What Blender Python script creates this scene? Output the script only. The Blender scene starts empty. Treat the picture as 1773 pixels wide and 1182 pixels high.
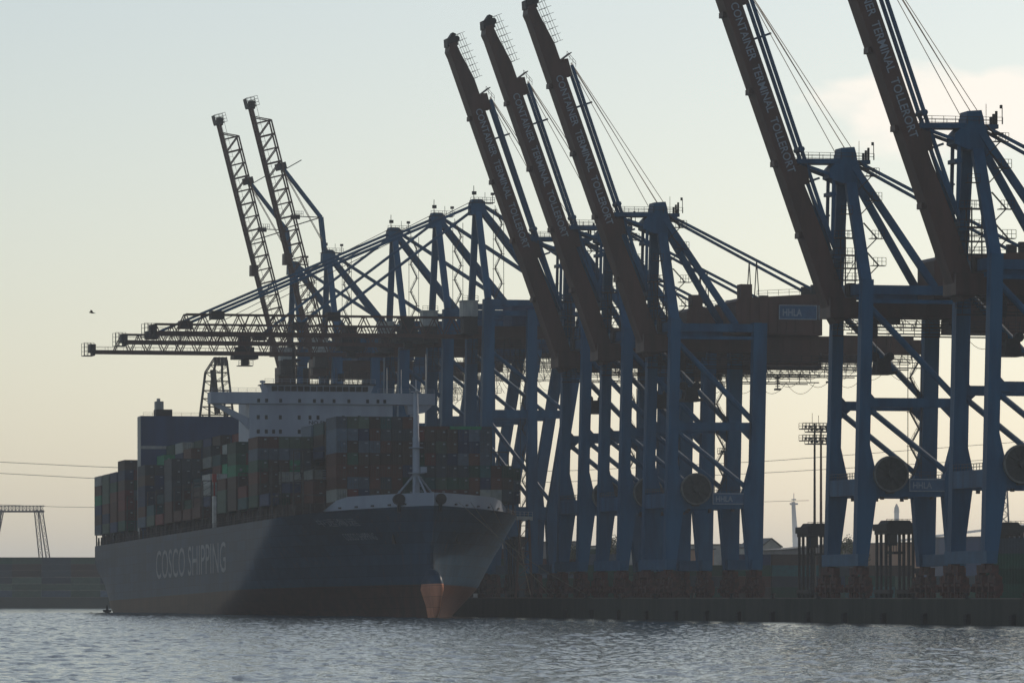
import bpy, bmesh, math, random
from mathutils import Vector, Matrix
random.seed(7)
# ---------------------------------------------------------------- camera, sky, sun, exposure
# world frame: X = landward (perpendicular to the quay), Y = along the quay, away from the camera, Z = up, 0 = water
SC = bpy.context.scene
COL = SC.collection
TH = math.radians(13.05)
CT, ST = math.cos(TH), math.sin(TH)
cam_d = bpy.data.cameras.new("camera")
cam = bpy.data.objects.new("camera", cam_d)
COL.objects.link(cam)
cam.location = (0, 0, 4.5)
cam.rotation_euler = (math.pi / 2, 0, -TH)
cam_d.sensor_width = 36
cam_d.lens = 9000 / 1773 * 36
cam_d.shift_y = 440 / 1773
cam_d.clip_start = 1
cam_d.clip_end = 40000
SC.camera = cam

SUN_EL = math.radians(27)
SUN_AZ = TH + math.radians(43)          # clockwise from +Y
world = bpy.data.worlds.new("World")
SC.world = world
world.use_nodes = True
wn = world.node_tree
for n in list(wn.nodes):
    wn.nodes.remove(n)
wout = wn.nodes.new('ShaderNodeOutputWorld')
wbg = wn.nodes.new('ShaderNodeBackground')
sky = wn.nodes.new('ShaderNodeTexSky')
sky.sky_type = 'NISHITA'
sky.sun_disc = False
sky.sun_elevation = SUN_EL
sky.sun_rotation = SUN_AZ
sky.altitude = 0
sky.air_density = 1.0
sky.dust_density = 1.0
sky.ozone_density = 0.5
wbg.inputs['Strength'].default_value = 0.13
# thin real clouds: mapped on the view direction, brighter than the sky behind
tc = wn.nodes.new('ShaderNodeTexCoord')
mp = wn.nodes.new('ShaderNodeMapping')
mp.inputs['Scale'].default_value = (34, 34, 70)
mp.inputs['Location'].default_value = (2.3, 1.1, 0.4)
nz = wn.nodes.new('ShaderNodeTexNoise')
nz.inputs['Scale'].default_value = 1.6
nz.inputs['Detail'].default_value = 6
nz.inputs['Roughness'].default_value = 0.5
wn.links.new(tc.outputs['Generated'], mp.inputs['Vector'])
wn.links.new(mp.outputs['Vector'], nz.inputs['Vector'])
# cloud bank: one soft bank in the east, low over the terminal
CB = Vector((math.sin(TH + math.radians(5.2)), math.cos(TH + math.radians(5.2)), 0.0925))
sub = wn.nodes.new('ShaderNodeVectorMath'); sub.operation = 'SUBTRACT'
sub.inputs[1].default_value = CB
wn.links.new(tc.outputs['Generated'], sub.inputs[0])
msc = wn.nodes.new('ShaderNodeVectorMath'); msc.operation = 'MULTIPLY'
msc.inputs[1].default_value = (38, 38, 140)
wn.links.new(sub.outputs[0], msc.inputs[0])
ln = wn.nodes.new('ShaderNodeVectorMath'); ln.operation = 'LENGTH'
wn.links.new(msc.outputs[0], ln.inputs[0])
m1 = wn.nodes.new('ShaderNodeMath'); m1.operation = 'MULTIPLY_ADD'
m1.inputs[1].default_value = 2.6; m1.inputs[2].default_value = -0.12
wn.links.new(nz.outputs['Fac'], m1.inputs[0])
m2 = wn.nodes.new('ShaderNodeMath'); m2.operation = 'SUBTRACT'
wn.links.new(m1.outputs[0], m2.inputs[0]); wn.links.new(ln.outputs['Value'], m2.inputs[1])
mr = wn.nodes.new('ShaderNodeMapRange')
mr.inputs['From Min'].default_value = 0.0; mr.inputs['From Max'].default_value = 0.55
mr.inputs['To Min'].default_value = 0; mr.inputs['To Max'].default_value = 0.9
wn.links.new(m2.outputs[0], mr.inputs['Value'])
mix = wn.nodes.new('ShaderNodeMixRGB')
mix.inputs['Color2'].default_value = (10.4, 9.7, 8.7, 1)
CLOUD_COL = mix.inputs['Color2']
wn.links.new(mr.outputs['Result'], mix.inputs['Fac'])
desat = wn.nodes.new('ShaderNodeHueSaturation'); desat.inputs['Saturation'].default_value = 0.72   # desaturates the sky colour towards neutral
wn.links.new(sky.outputs['Color'], desat.inputs['Color'])
wn.links.new(desat.outputs['Color'], mix.inputs['Color1'])
wn.links.new(mix.outputs['Color'], wbg.inputs['Color'])
wn.links.new(wbg.outputs['Background'], wout.inputs['Surface'])

sl = bpy.data.lights.new("sun", 'SUN')
sl.energy = 5.0
sl.angle = math.radians(0.6)
sl.color = (1.0, 0.82, 0.64)
so = bpy.data.objects.new("sun", sl)
COL.objects.link(so)
sd = Vector((math.sin(SUN_AZ) * math.cos(SUN_EL), math.cos(SUN_AZ) * math.cos(SUN_EL), math.sin(SUN_EL)))
so.rotation_euler = sd.to_track_quat('Z', 'Y').to_euler()
so.location = sd * 500

SC.view_settings.view_transform = 'Standard'
SC.view_settings.look = 'None'
SC.view_settings.gamma = 1
SC.view_settings.exposure = -0.32
SC.view_settings.use_curve_mapping = False
HAZE = 0.000062

# ---------------------------------------------------------------- materials
def mat(name, c1, c2=None, rough=0.55, scale=0.4, metal=0.0, bump=0.0, streak=False, spec=0.22, emit=None, bscale=3.0):
    m = bpy.data.materials.new(name)
    m.use_nodes = True
    nt = m.node_tree
    b = nt.nodes['Principled BSDF']
    b.inputs['Roughness'].default_value = rough
    b.inputs['Metallic'].default_value = metal
    b.inputs['Specular IOR Level'].default_value = spec
    c2 = c2 or tuple(v * 0.7 for v in c1)
    t = nt.nodes.new('ShaderNodeTexCoord')
    mpn = nt.nodes.new('ShaderNodeMapping')
    mpn.inputs['Scale'].default_value = (1, 1, 0.18) if streak else (1, 1, 1)
    nt.links.new(t.outputs['Object'], mpn.inputs['Vector'])
    n = nt.nodes.new('ShaderNodeTexNoise')
    n.inputs['Scale'].default_value = scale
    n.inputs['Detail'].default_value = 5
    n.inputs['Roughness'].default_value = 0.6
    nt.links.new(mpn.outputs['Vector'], n.inputs['Vector'])
    r = nt.nodes.new('ShaderNodeValToRGB')
    r.color_ramp.elements[0].position = 0.4
    r.color_ramp.elements[1].position = 0.62
    r.color_ramp.elements[0].color = (*c2, 1)
    r.color_ramp.elements[1].color = (*c1, 1)
    nt.links.new(n.outputs['Fac'], r.inputs['Fac'])
    nt.links.new(r.outputs['Color'], b.inputs['Base Color'])
    if bump:
        n2 = nt.nodes.new('ShaderNodeTexNoise')
        n2.inputs['Scale'].default_value = bscale
        n2.inputs['Detail'].default_value = 4
        nt.links.new(t.outputs['Object'], n2.inputs['Vector'])
        bp = nt.nodes.new('ShaderNodeBump')
        bp.inputs['Strength'].default_value = bump
        bp.inputs['Distance'].default_value = 0.1
        nt.links.new(n2.outputs['Fac'], bp.inputs['Height'])
        nt.links.new(bp.outputs['Normal'], b.inputs['Normal'])
    return m

M = {}
M['blue'] = mat('crane_blue_paint', (0.012, 0.082, 0.168), (0.008, 0.052, 0.112), 0.5, 0.3, streak=True, spec=0.1)
M['blue_pale'] = mat('crane_light_blue_paint', (0.016, 0.085, 0.165), (0.012, 0.068, 0.135), 0.5, 0.3, spec=0.12)  # slightly lighter blue for the sill beams
M['brown'] = mat('crane_red_brown_paint', (0.080, 0.040, 0.031), (0.050, 0.027, 0.021), 0.55, 0.3, streak=True)
M['dark'] = mat('dark_steel', (0.030, 0.028, 0.028), (0.020, 0.019, 0.020), 0.6, 0.6)
M['rail'] = mat('galvanised_rail', (0.06, 0.06, 0.06), (0.04, 0.04, 0.04), 0.5, 1.0, metal=0.4)
M['rope'] = mat('steel_rope', (0.05, 0.05, 0.05), None, 0.6, 2.0)
M['bogie'] = mat('bogie_oxide_red', (0.085, 0.032, 0.024), (0.040, 0.020, 0.017), 0.7, 0.8, bump=0.3)
M['letter'] = mat('pale_lettering_paint', (0.24, 0.28, 0.33), (0.17, 0.21, 0.25), 0.5, 2.0)
M['sign'] = mat('sign_blue', (0.03, 0.09, 0.17), (0.025, 0.07, 0.14), 0.45, 1.0)
M['grey_box'] = mat('grey_cabin_paint', (0.30, 0.32, 0.31), (0.2, 0.22, 0.22), 0.5, 0.6, streak=True)
M['reel'] = mat('reel_grey', (0.040, 0.044, 0.042), (0.025, 0.027, 0.026), 0.6, 1.0)
M['reel_rim'] = mat('reel_rim_grey', (0.11, 0.12, 0.12), None, 0.5, 1.0)
M['glass'] = mat('dark_glass', (0.012, 0.015, 0.018), None, 0.15, 1.0)
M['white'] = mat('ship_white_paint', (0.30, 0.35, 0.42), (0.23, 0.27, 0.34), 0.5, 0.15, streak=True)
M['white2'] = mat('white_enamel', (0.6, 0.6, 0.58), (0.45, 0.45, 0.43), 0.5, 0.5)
M['deck'] = mat('ship_deck_paint', (0.045, 0.03, 0.028), (0.03, 0.024, 0.022), 0.75, 0.4)
M['casing'] = mat('casing_blue_paint', (0.010, 0.045, 0.125), (0.007, 0.033, 0.09), 0.5, 0.25, streak=True)
M['mark'] = mat('hull_lettering_white', (0.22, 0.24, 0.26), (0.14, 0.16, 0.18), 0.5, 0.5)
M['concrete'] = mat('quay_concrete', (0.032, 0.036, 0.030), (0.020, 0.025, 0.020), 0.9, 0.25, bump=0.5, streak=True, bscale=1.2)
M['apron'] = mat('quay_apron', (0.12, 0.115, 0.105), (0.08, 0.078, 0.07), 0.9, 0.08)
M['rubber'] = mat('fender_rubber', (0.015, 0.015, 0.015), None, 0.8, 1.0)
M['far_land'] = mat('far_shore_ground', (0.08, 0.085, 0.07), (0.05, 0.055, 0.045), 0.95, 0.02)
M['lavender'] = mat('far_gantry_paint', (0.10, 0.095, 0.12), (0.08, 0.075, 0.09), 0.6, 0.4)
M['shed'] = mat('shed_wall_grey', (0.22, 0.215, 0.21), (0.17, 0.165, 0.16), 0.8, 0.2, streak=True)
M['tan'] = mat('tan_cladding', (0.42, 0.27, 0.18), (0.34, 0.22, 0.15), 0.7, 0.2, streak=True)
M['pale'] = mat('pale_cladding', (0.38, 0.38, 0.34), (0.28, 0.28, 0.26), 0.7, 0.2)
M['roof'] = mat('roof_sheet', (0.07, 0.075, 0.075), None, 0.6, 0.3)
M['rust'] = mat('rusty_pole', (0.14, 0.075, 0.05), (0.08, 0.05, 0.04), 0.7, 0.8)
M['leaf'] = mat('bird_feather', (0.05, 0.05, 0.05), None, 0.8, 3.0)
M['red'] = mat('red_marker', (0.35, 0.04, 0.03), None, 0.5, 3.0)
M['mooring'] = mat('mooring_rope', (0.16, 0.15, 0.12), None, 0.8, 3.0)

def hull_mat(r1=(0.030, 0.016, 0.012), r2=(0.058, 0.025, 0.017)):
    m = bpy.data.materials.new('hull_paint')
    m.use_nodes = True
    nt = m.node_tree
    b = nt.nodes['Principled BSDF']
    b.inputs['Roughness'].default_value = 0.4
    b.inputs['Specular IOR Level'].default_value = 0.022
    t = nt.nodes.new('ShaderNodeTexCoord')
    sx = nt.nodes.new('ShaderNodeSeparateXYZ')
    nt.links.new(t.outputs['Object'], sx.inputs[0])
    gt = nt.nodes.new('ShaderNodeMath'); gt.operation = 'GREATER_THAN'
    gt.inputs[1].default_value = 2.8
    nt.links.new(sx.outputs['Z'], gt.inputs[0])
    mpn = nt.nodes.new('ShaderNodeMapping'); mpn.inputs['Scale'].default_value = (1, 0.35, 0.05)
    nt.links.new(t.outputs['Object'], mpn.inputs['Vector'])
    n = nt.nodes.new('ShaderNodeTexNoise'); n.inputs['Scale'].default_value = 0.9; n.inputs['Detail'].default_value = 7
    nt.links.new(mpn.outputs['Vector'], n.inputs['Vector'])
    def ramp(a, c):
        r = nt.nodes.new('ShaderNodeValToRGB')
        r.color_ramp.elements[0].position = 0.35; r.color_ramp.elements[1].position = 0.7
        r.color_ramp.elements[0].color = (*a, 1); r.color_ramp.elements[1].color = (*c, 1)
        nt.links.new(n.outputs['Fac'], r.inputs['Fac'])
        return r
    rb = ramp((0.011, 0.036, 0.068), (0.017, 0.050, 0.092))
    rr = ramp(r1, r2)
    mx = nt.nodes.new('ShaderNodeMixRGB')
    nt.links.new(gt.outputs[0], mx.inputs['Fac'])
    nt.links.new(rr.outputs['Color'], mx.inputs['Color1'])
    nt.links.new(rb.outputs['Color'], mx.inputs['Color2'])
    # rust runs and scuffs below the scuppers
    m3 = nt.nodes.new('ShaderNodeMapping'); m3.inputs['Scale'].default_value = (1, 1, 0.035); nt.links.new(t.outputs['Object'], m3.inputs['Vector'])
    n3 = nt.nodes.new('ShaderNodeTexNoise'); n3.inputs['Scale'].default_value = 0.7; n3.inputs['Detail'].default_value = 6; n3.inputs['Roughness'].default_value = .7
    nt.links.new(m3.outputs['Vector'], n3.inputs['Vector'])
    r3 = nt.nodes.new('ShaderNodeMapRange'); r3.inputs['From Min'].default_value = .56; r3.inputs['From Max'].default_value = .72; r3.inputs['To Max'].default_value = .55
    nt.links.new(n3.outputs['Fac'], r3.inputs['Value'])
    mx3 = nt.nodes.new('ShaderNodeMixRGB'); mx3.inputs['Color2'].default_value = (0.075, 0.05, 0.035, 1)
    nt.links.new(r3.outputs['Result'], mx3.inputs['Fac']); nt.links.new(mx.outputs['Color'], mx3.inputs['Color1'])
    nt.links.new(mx3.outputs['Color'], b.inputs['Base Color'])
    # shell plates: slightly different weathering, darker weld seams
    cb_ = nt.nodes.new('ShaderNodeCombineXYZ'); nt.links.new(sx.outputs['Y'], cb_.inputs['X']); nt.links.new(sx.outputs['Z'], cb_.inputs['Y'])
    bk = nt.nodes.new('ShaderNodeTexBrick'); bk.inputs['Scale'].default_value = 1; bk.inputs['Brick Width'].default_value = 11; bk.inputs['Row Height'].default_value = 2.4
    bk.inputs['Mortar Size'].default_value = .05; bk.inputs['Color1'].default_value = (1.16, 1.16, 1.16, 1); bk.inputs['Color2'].default_value = (.82, .82, .82, 1); bk.inputs['Mortar'].default_value = (.5, .5, .5, 1)
    nt.links.new(cb_.outputs[0], bk.inputs['Vector'])
    mx4 = nt.nodes.new('ShaderNodeMixRGB'); mx4.blend_type = 'MULTIPLY'; mx4.inputs['Fac'].default_value = 1
    nt.links.new(mx3.outputs['Color'], mx4.inputs['Color1']); nt.links.new(bk.outputs['Color'], mx4.inputs['Color2']); nt.links.new(mx4.outputs['Color'], b.inputs['Base Color'])
    # faint frame lines and dents
    w = nt.nodes.new('ShaderNodeTexWave'); w.wave_type = 'BANDS'; w.bands_direction = 'Y'
    w.inputs['Scale'].default_value = 0.32; w.inputs['Distortion'].default_value = 1.2; w.inputs['Detail'].default_value = 2
    nt.links.new(t.outputs['Object'], w.inputs['Vector'])
    bp = nt.nodes.new('ShaderNodeBump'); bp.inputs['Strength'].default_value = 0.12; bp.inputs['Distance'].default_value = 0.05
    nt.links.new(w.outputs['Fac'], bp.inputs['Height'])
    nt.links.new(bp.outputs['Normal'], b.inputs['Normal'])
    return m
M['hull'] = hull_mat()
M['hull'].node_tree
M['bulb_sunlit'] = hull_mat((0.40, 0.17, 0.10), (0.50, 0.23, 0.14))  # sunlight on the bow put into the colour: brighter orange than the hull antifouling

def water_mat():
    m = bpy.data.materials.new('harbour_water')
    m.use_nodes = True
    nt = m.node_tree
    b = nt.nodes['Principled BSDF']
    b.inputs['Base Color'].default_value = (0.012, 0.022, 0.028, 1)
    b.inputs['Roughness'].default_value = 0.1
    b.inputs['IOR'].default_value = 1.33
    # wave slopes taken straight from noise, so they hold at any distance
    g = nt.nodes.new('ShaderNodeNewGeometry')
    acc = None
    for sc, amp, det in ((1.6, 0.16, 3), (5.0, 0.22, 2)):
        mpn = nt.nodes.new('ShaderNodeMapping'); mpn.inputs['Rotation'].default_value = (0, 0, 0.35); mpn.inputs['Scale'].default_value = (1, 0.6, 1)
        nt.links.new(g.outputs['Position'], mpn.inputs['Vector'])
        n = nt.nodes.new('ShaderNodeTexNoise')
        n.inputs['Scale'].default_value = sc; n.inputs['Detail'].default_value = det; n.inputs['Roughness'].default_value = 0.6
        nt.links.new(mpn.outputs['Vector'], n.inputs['Vector'])
        sb = nt.nodes.new('ShaderNodeVectorMath'); sb.operation = 'SUBTRACT'; sb.inputs[1].default_value = (.5, .5, .5)
        nt.links.new(n.outputs['Color'], sb.inputs[0])
        ml_ = nt.nodes.new('ShaderNodeVectorMath'); ml_.operation = 'MULTIPLY'; ml_.inputs[1].default_value = (amp * 2, amp * 2, 0)
        nt.links.new(sb.outputs[0], ml_.inputs[0])
        if acc is None: acc = ml_
        else:
            ad = nt.nodes.new('ShaderNodeVectorMath'); ad.operation = 'ADD'
            nt.links.new(acc.outputs[0], ad.inputs[0]); nt.links.new(ml_.outputs[0], ad.inputs[1]); acc = ad
    up = nt.nodes.new('ShaderNodeVectorMath'); up.operation = 'ADD'; up.inputs[1].default_value = (0, 0, 1)
    nt.links.new(acc.outputs[0], up.inputs[0])
    nm_ = nt.nodes.new('ShaderNodeVectorMath'); nm_.operation = 'NORMALIZE'
    nt.links.new(up.outputs[0], nm_.inputs[0]); nt.links.new(nm_.outputs[0], b.inputs['Normal'])
    return m
M['water'] = water_mat()

# ---------------------------------------------------------------- mesh helpers
class MB:
    def __init__(s): s.v = []; s.f = []; s.mi = []; s.cur = 0; s.rng = []
    def add(s, vs, fs):
        o = len(s.v)
        s.v += [tuple(v) for v in vs]
        s.f += [tuple(i + o for i in f) for f in fs]
        s.mi += [s.cur] * len(fs)
        s.rng.append((o, len(s.v), len(s.f) - len(fs), len(s.f)))
        return s
    def box(s, x0, x1, y0, y1, z0, z1):
        return s.add([(x0, y0, z0), (x1, y0, z0), (x1, y1, z0), (x0, y1, z0), (x0, y0, z1), (x1, y0, z1), (x1, y1, z1), (x0, y1, z1)],
              [(0, 3, 2, 1), (4, 5, 6, 7), (0, 1, 5, 4), (1, 2, 6, 5), (2, 3, 7, 6), (3, 0, 4, 7)])
    def beam(s, p, q, w, h, w2=None, h2=None):
        p = Vector(p); q = Vector(q); d = (q - p).normalized()
        a = Vector((0, 1, 0)) if abs(d.y) < 0.9 else Vector((1, 0, 0))
        b = d.cross(a).normalized(); a = b.cross(d).normalized()
        vs = []
        for c, ww, hh in ((p, w, h), (q, w2 or w, h2 or h)):
            for i, j in ((-1, -1), (1, -1), (1, 1), (-1, 1)):
                vs.append(c + b * (i * ww / 2) + a * (j * hh / 2))
        return s.add(vs, [(0, 3, 2, 1), (4, 5, 6, 7), (0, 1, 5, 4), (1, 2, 6, 5), (2, 3, 7, 6), (3, 0, 4, 7)])
    def tube(s, p, q, r, r2=None, n=8):
        p = Vector(p); q = Vector(q); d = (q - p).normalized()
        a = Vector((0, 0, 1)) if abs(d.z) < 0.9 else Vector((1, 0, 0))
        b = d.cross(a).normalized(); a = b.cross(d)
        r2 = r if r2 is None else r2
        vs = []
        for c, rr in ((p, r), (q, r2)):
            for i in range(n):
                t = 2 * math.pi * i / n
                vs.append(c + (a * math.cos(t) + b * math.sin(t)) * rr)
        fs = [(i, (i + 1) % n, n + (i + 1) % n, n + i) for i in range(n)]
        fs += [tuple(range(n - 1, -1, -1)), tuple(range(n, 2 * n))]
        return s.add(vs, fs)
    def prism(s, prof, y0, y1):          # profile in x,z extruded along y
        n = len(prof)
        vs = [(x, y0, z) for x, z in prof] + [(x, y1, z) for x, z in prof]
        fs = [(i, (i + 1) % n, n + (i + 1) % n, n + i) for i in range(n)]
        fs += [tuple(range(n - 1, -1, -1)), tuple(range(n, 2 * n))]
        return s.add(vs, fs)
    def path(s, pts, r, n=5):
        for a, b in zip(pts, pts[1:]): s.tube(a, b, r, n=n)
        return s
    def ring(s, c, R, r, y0, y1, n=28):   # flat ring in the x,z plane
        vs = []
        for i in range(n):
            t = 2 * math.pi * i / n
            for rr, y in ((R, y0), (R, y1), (r, y1), (r, y0)):
                vs.append((c[0] + rr * math.cos(t), y, c[2] + rr * math.sin(t)))
        fs = []
        for i in range(n):
            j = (i + 1) % n
            for k in range(4):
                fs.append((4 * i + k, 4 * i + (k + 1) % 4, 4 * j + (k + 1) % 4, 4 * j + k))
        return s.add(vs, fs)
    def rail(s, p, q, h=1.1, t=0.07, step=2.0):
        p = Vector(p); q = Vector(q); L = (q - p).length
        n = max(1, int(L / step))
        for k in (0.5, 1.0):
            s.beam(p + Vector((0, 0, h * k)), q + Vector((0, 0, h * k)), t, t)
        for i in range(n + 1):
            c = p.lerp(q, i / n)
            s.beam(c, c + Vector((0, 0, h)), t, t)
        return s
    def split(s, margin=.12):
        # pieces that stand apart from each other, so that each becomes a part of its own
        n = len(s.rng); B = []
        for a, b, _, _ in s.rng:
            vs = s.v[a:b]
            B.append([min(v[i] for v in vs) - margin for i in range(3)] + [max(v[i] for v in vs) + margin for i in range(3)])
        par = list(range(n))
        def fd(i):
            while par[i] != i: par[i] = par[par[i]]; i = par[i]
            return i
        for i in range(n):
            bi = B[i]
            for j in range(i):
                bj = B[j]
                if bi[0] < bj[3] and bj[0] < bi[3] and bi[1] < bj[4] and bj[1] < bi[4] and bi[2] < bj[5] and bj[2] < bi[5]:
                    a, b = fd(i), fd(j)
                    if a != b: par[a] = b
        gs = {}
        for i in range(n): gs.setdefault(fd(i), []).append(i)
        return list(gs.values())
    def build(s, name, m, parent=None, fix=True, smooth=False):
        if parent is not None and 1 < len(s.rng) < 1200 and name not in ('crown', 'hull', 'deck', 'hoist_rope', 'lettering'):
            gs = s.split()
            if 1 < len(gs) <= 40:
                outs = []
                for g in gs:
                    mb = MB()
                    for i in g:
                        a, b, fa, fb = s.rng[i]
                        mb.add(s.v[a:b], [tuple(k - a for k in f) for f in s.f[fa:fb]])
                        mb.mi[-(fb - fa):] = s.mi[fa:fb]
                    outs.append(mb._build(name, m, parent, fix, smooth))
                return outs[0]
        return s._build(name, m, parent, fix, smooth)
    def _build(s, name, m, parent=None, fix=True, smooth=False):
        me = bpy.data.meshes.new(name)
        me.from_pydata(s.v, [], s.f)
        ms = m if isinstance(m, (list, tuple)) else [m]
        for x in ms: me.materials.append(M[x] if isinstance(x, str) else x)
        if len(ms) > 1:
            for p, i in zip(me.polygons, s.mi): p.material_index = i
        if fix:
            bm = bmesh.new(); bm.from_mesh(me)
            bmesh.ops.recalc_face_normals(bm, faces=bm.faces)
            bm.to_mesh(me); bm.free()
        if smooth:
            for p in me.polygons: p.use_smooth = True
        o = bpy.data.objects.new(name, me)
        COL.objects.link(o)
        if parent: o.parent = parent
        return o

def tag(o, label, cat, group=None, kind=None):
    if label: o['label'] = label
    if cat: o['category'] = cat
    if group: o['group'] = group
    if kind: o['kind'] = kind
    return o
def thing(name, label, cat, loc=(0, 0, 0), rz=0, group=None):
    o = bpy.data.objects.new(name, None)
    COL.objects.link(o)
    o.location = loc; o.rotation_euler = (0, 0, rz)
    return tag(o, label, cat, group)
def copy_tree(o, parent=None):
    c = o.copy(); COL.objects.link(c); c.parent = parent
    for ch in [x for x in KIDS.get(o.name, [])] if False else list(o.children):
        copy_tree(ch, c)
    return c
KIDS = {}

_tc = {}
def text_pts(s, bold=0.0):
    k = (s, bold)
    if k in _tc: return _tc[k]
    cu = bpy.data.curves.new('lettering', 'FONT')
    cu.body = s; cu.size = 1; cu.offset = bold; cu.resolution_u = 3
    o = bpy.data.objects.new('lettering', cu); COL.objects.link(o)
    dg = bpy.context.evaluated_depsgraph_get()
    me = bpy.data.meshes.new_from_object(o.evaluated_get(dg))
    vs = [tuple(v.co) for v in me.vertices]; fs = [tuple(p.vertices) for p in me.polygons]
    bpy.data.objects.remove(o); bpy.data.curves.remove(cu); bpy.data.meshes.remove(me)
    x0 = min(v[0] for v in vs); x1 = max(v[0] for v in vs); y0 = min(v[1] for v in vs); y1 = max(v[1] for v in vs)
    vs = [((v[0] - x0) / (x1 - x0), (v[1] - y0) / (y1 - y0)) for v in vs]
    _tc[k] = (vs, fs)
    return _tc[k]
def lettering(s, fn, mname, parent, name='lettering', bold=0.015):
    vs, fs = text_pts(s, bold)
    mb = MB(); mb.add([fn(a, b) for a, b in vs], fs)
    return mb.build(name, mname, parent, fix=False)
# ---------------------------------------------------------------- water, land, quay
QX = 273.5; QZ = 4.0
def cam_pt(xc, yc, z=0):                 # camera-aligned ground coordinates to world
    return (xc * CT + yc * ST, -xc * ST + yc * CT, z)
WAVE = 0.32
w = MB(); R_ = 16000
w.add([(-R_, -2000, 0), (R_, -2000, 0), (R_, R_, 0), (-R_, R_, 0)], [(0, 1, 2, 3)])
wo = w.build('water', 'water', fix=False); wo.location.z = -0.35
tag(wo, 'rippled grey blue harbour water', None, kind='structure')
# wind waves as real geometry over the harbour basin
wave = MB().add([(0, 0, 0), (1, 0, 0), (1, 1, 0), (0, 1, 0)], [(0, 1, 2, 3)]).build('water', 'water', fix=False)
om = wave.modifiers.new('waves', 'OCEAN')
om.geometry_mode = 'GENERATE'; om.spatial_size = 120; om.viewport_resolution = 20; om.resolution = 20
om.repeat_x = 3; om.repeat_y = 10; om.size = 1.0
om.wind_velocity = 3.3; om.wave_scale = WAVE; om.choppiness = 0.9; om.wave_alignment = 0.35; om.wave_direction = 0.6
om.wave_scale_min = 0.01; om.depth = 15; om.damping = 0.3; om.random_seed = 4; om.time = 3
wave.location = (-80, 215, 0.0)
tag(wave, 'choppy wind ripples on the harbour basin', None, kind='structure')

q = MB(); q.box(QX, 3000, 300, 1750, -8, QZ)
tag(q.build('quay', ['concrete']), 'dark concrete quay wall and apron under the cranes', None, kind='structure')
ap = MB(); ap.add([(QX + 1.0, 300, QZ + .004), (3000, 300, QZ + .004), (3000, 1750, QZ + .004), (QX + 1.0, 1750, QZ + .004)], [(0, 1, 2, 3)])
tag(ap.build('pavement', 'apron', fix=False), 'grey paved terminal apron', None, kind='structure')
rl = MB()
for x in (278.0, 296.6):
    for dx in (-.1, .1): rl.box(x + dx - .04, x + dx + .04, 300, 1745, QZ + .008, QZ + .14)
tag(rl.build('crane_rail', 'rail'), 'steel crane rails running along the quay apron', 'rail')
fs_ = MB()
FL = [cam_pt(-4000, 2130), cam_pt(5000, 2130), cam_pt(14000, 15500), cam_pt(-14000, 15500)]
fs_.add([(p[0], p[1], -5) for p in FL] + [(p[0], p[1], 4.0) for p in FL], [(0, 1, 2, 3), (4, 5, 6, 7), (0, 1, 5, 4), (1, 2, 6, 5), (2, 3, 7, 6), (3, 0, 4, 7)])
tag(fs_.build('far_shore', 'far_land'), 'low dark far shore across the water', None, kind='structure')
ORDN = ['first', 'second', 'third', 'fourth', 'fifth', 'sixth', 'seventh', 'eighth', 'ninth', 'tenth', 'eleventh', 'twelfth', 'thirteenth', 'fourteenth', 'fifteenth', 'sixteenth']
# fenders and bollards along the quay edge
fd = MB(); fd.box(-.55, 0, -.7, .7, -1.6, 1.5); fd.box(-.75, -.55, -.8, .8, -1.4, 1.3)
for z in (-1, .6): fd.tube((-.5, -.9, z), (-.5, .9, z), .3, n=8)
ff = fd.build('quay_fender', 'rubber'); ff.location = (QX, 600, 0)
ns = list(range(790, 1130, 24))
for i, s_ in enumerate(ns):
    o = ff if i == 0 else ff.copy()
    if i: COL.objects.link(o)
    o.location = (QX, s_, 0)
    tag(o, 'black rubber fender on the dark quay wall, %s from the right' % ORDN[i], 'fender', 'fenders along the quay wall')
bl = MB(); bl.tube((0, 0, 0), (0, 0, .75), .28, .22, n=10); bl.tube((0, 0, .75), (0, 0, 1.0), .5, .45, n=10); bl.box(-.5, .5, -.5, .5, 0, .08)
bo = bl.build('bollard', 'dark'); 
for i, s_ in enumerate(range(784, 1150, 30)):
    o = bo if i == 0 else bo.copy()
    if i: COL.objects.link(o)
    o.location = (QX + 1.6, s_, QZ + .004)
    tag(o, 'black mooring bollard on the quay edge, %s from the right' % ORDN[i], 'bollard', 'bollards along the quay edge')

# ---------------------------------------------------------------- ship-to-shore cranes
G1 = 18.6; HY = 9.3
def zz(Z): return Z - QZ
def leg_mesh(xb, wx, ztop, lean, side, sill0, sill1, wy=2.3):
    # side +1: flares towards +x at the sill (seaside leg), -1: towards -x (landside leg)
    mb = MB()
    def xl(z): return xb + lean * z / 58.0
    h = wx / 2
    a = [(xl(6) - h, 6), (xl(6) + h, 6), (xl(sill0) + h, sill0), (xl(sill1 + 6) + h, sill1 + 6), (xl(ztop) + h, ztop), (xl(ztop) - h, ztop), (xl(sill1 + 6) - h, sill1 + 6), (xl(sill0) - h, sill0)]
    outer = -side
    prof = []
    if side > 0:
        prof = [(xl(6) - h, 6), (xl(6) + h * 1.05, 6), (xl(sill0) + h + 1.5, sill0), (xl(sill1) + h + 1.5, sill1), (xl(sill1 + 6) + h, sill1 + 6), (xl(ztop) + h, ztop), (xl(ztop) - h, ztop)]
    else:
        prof = [(xl(6) + h, 6), (xl(6) - h * 1.05, 6), (xl(sill0) - h - 1.5, sill0), (xl(sill1) - h - 1.5, sill1), (xl(sill1 + 6) - h, sill1 + 6), (xl(ztop) - h, ztop), (xl(ztop) + h, ztop)]
    mb.prism(prof, -wy / 2, wy / 2)
    return mb
def shift(mb, dx=0, dy=0, dz=0):
    mb.v = [(x + dx, y + dy, z + dz) for x, y, z in mb.v]; return mb

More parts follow.
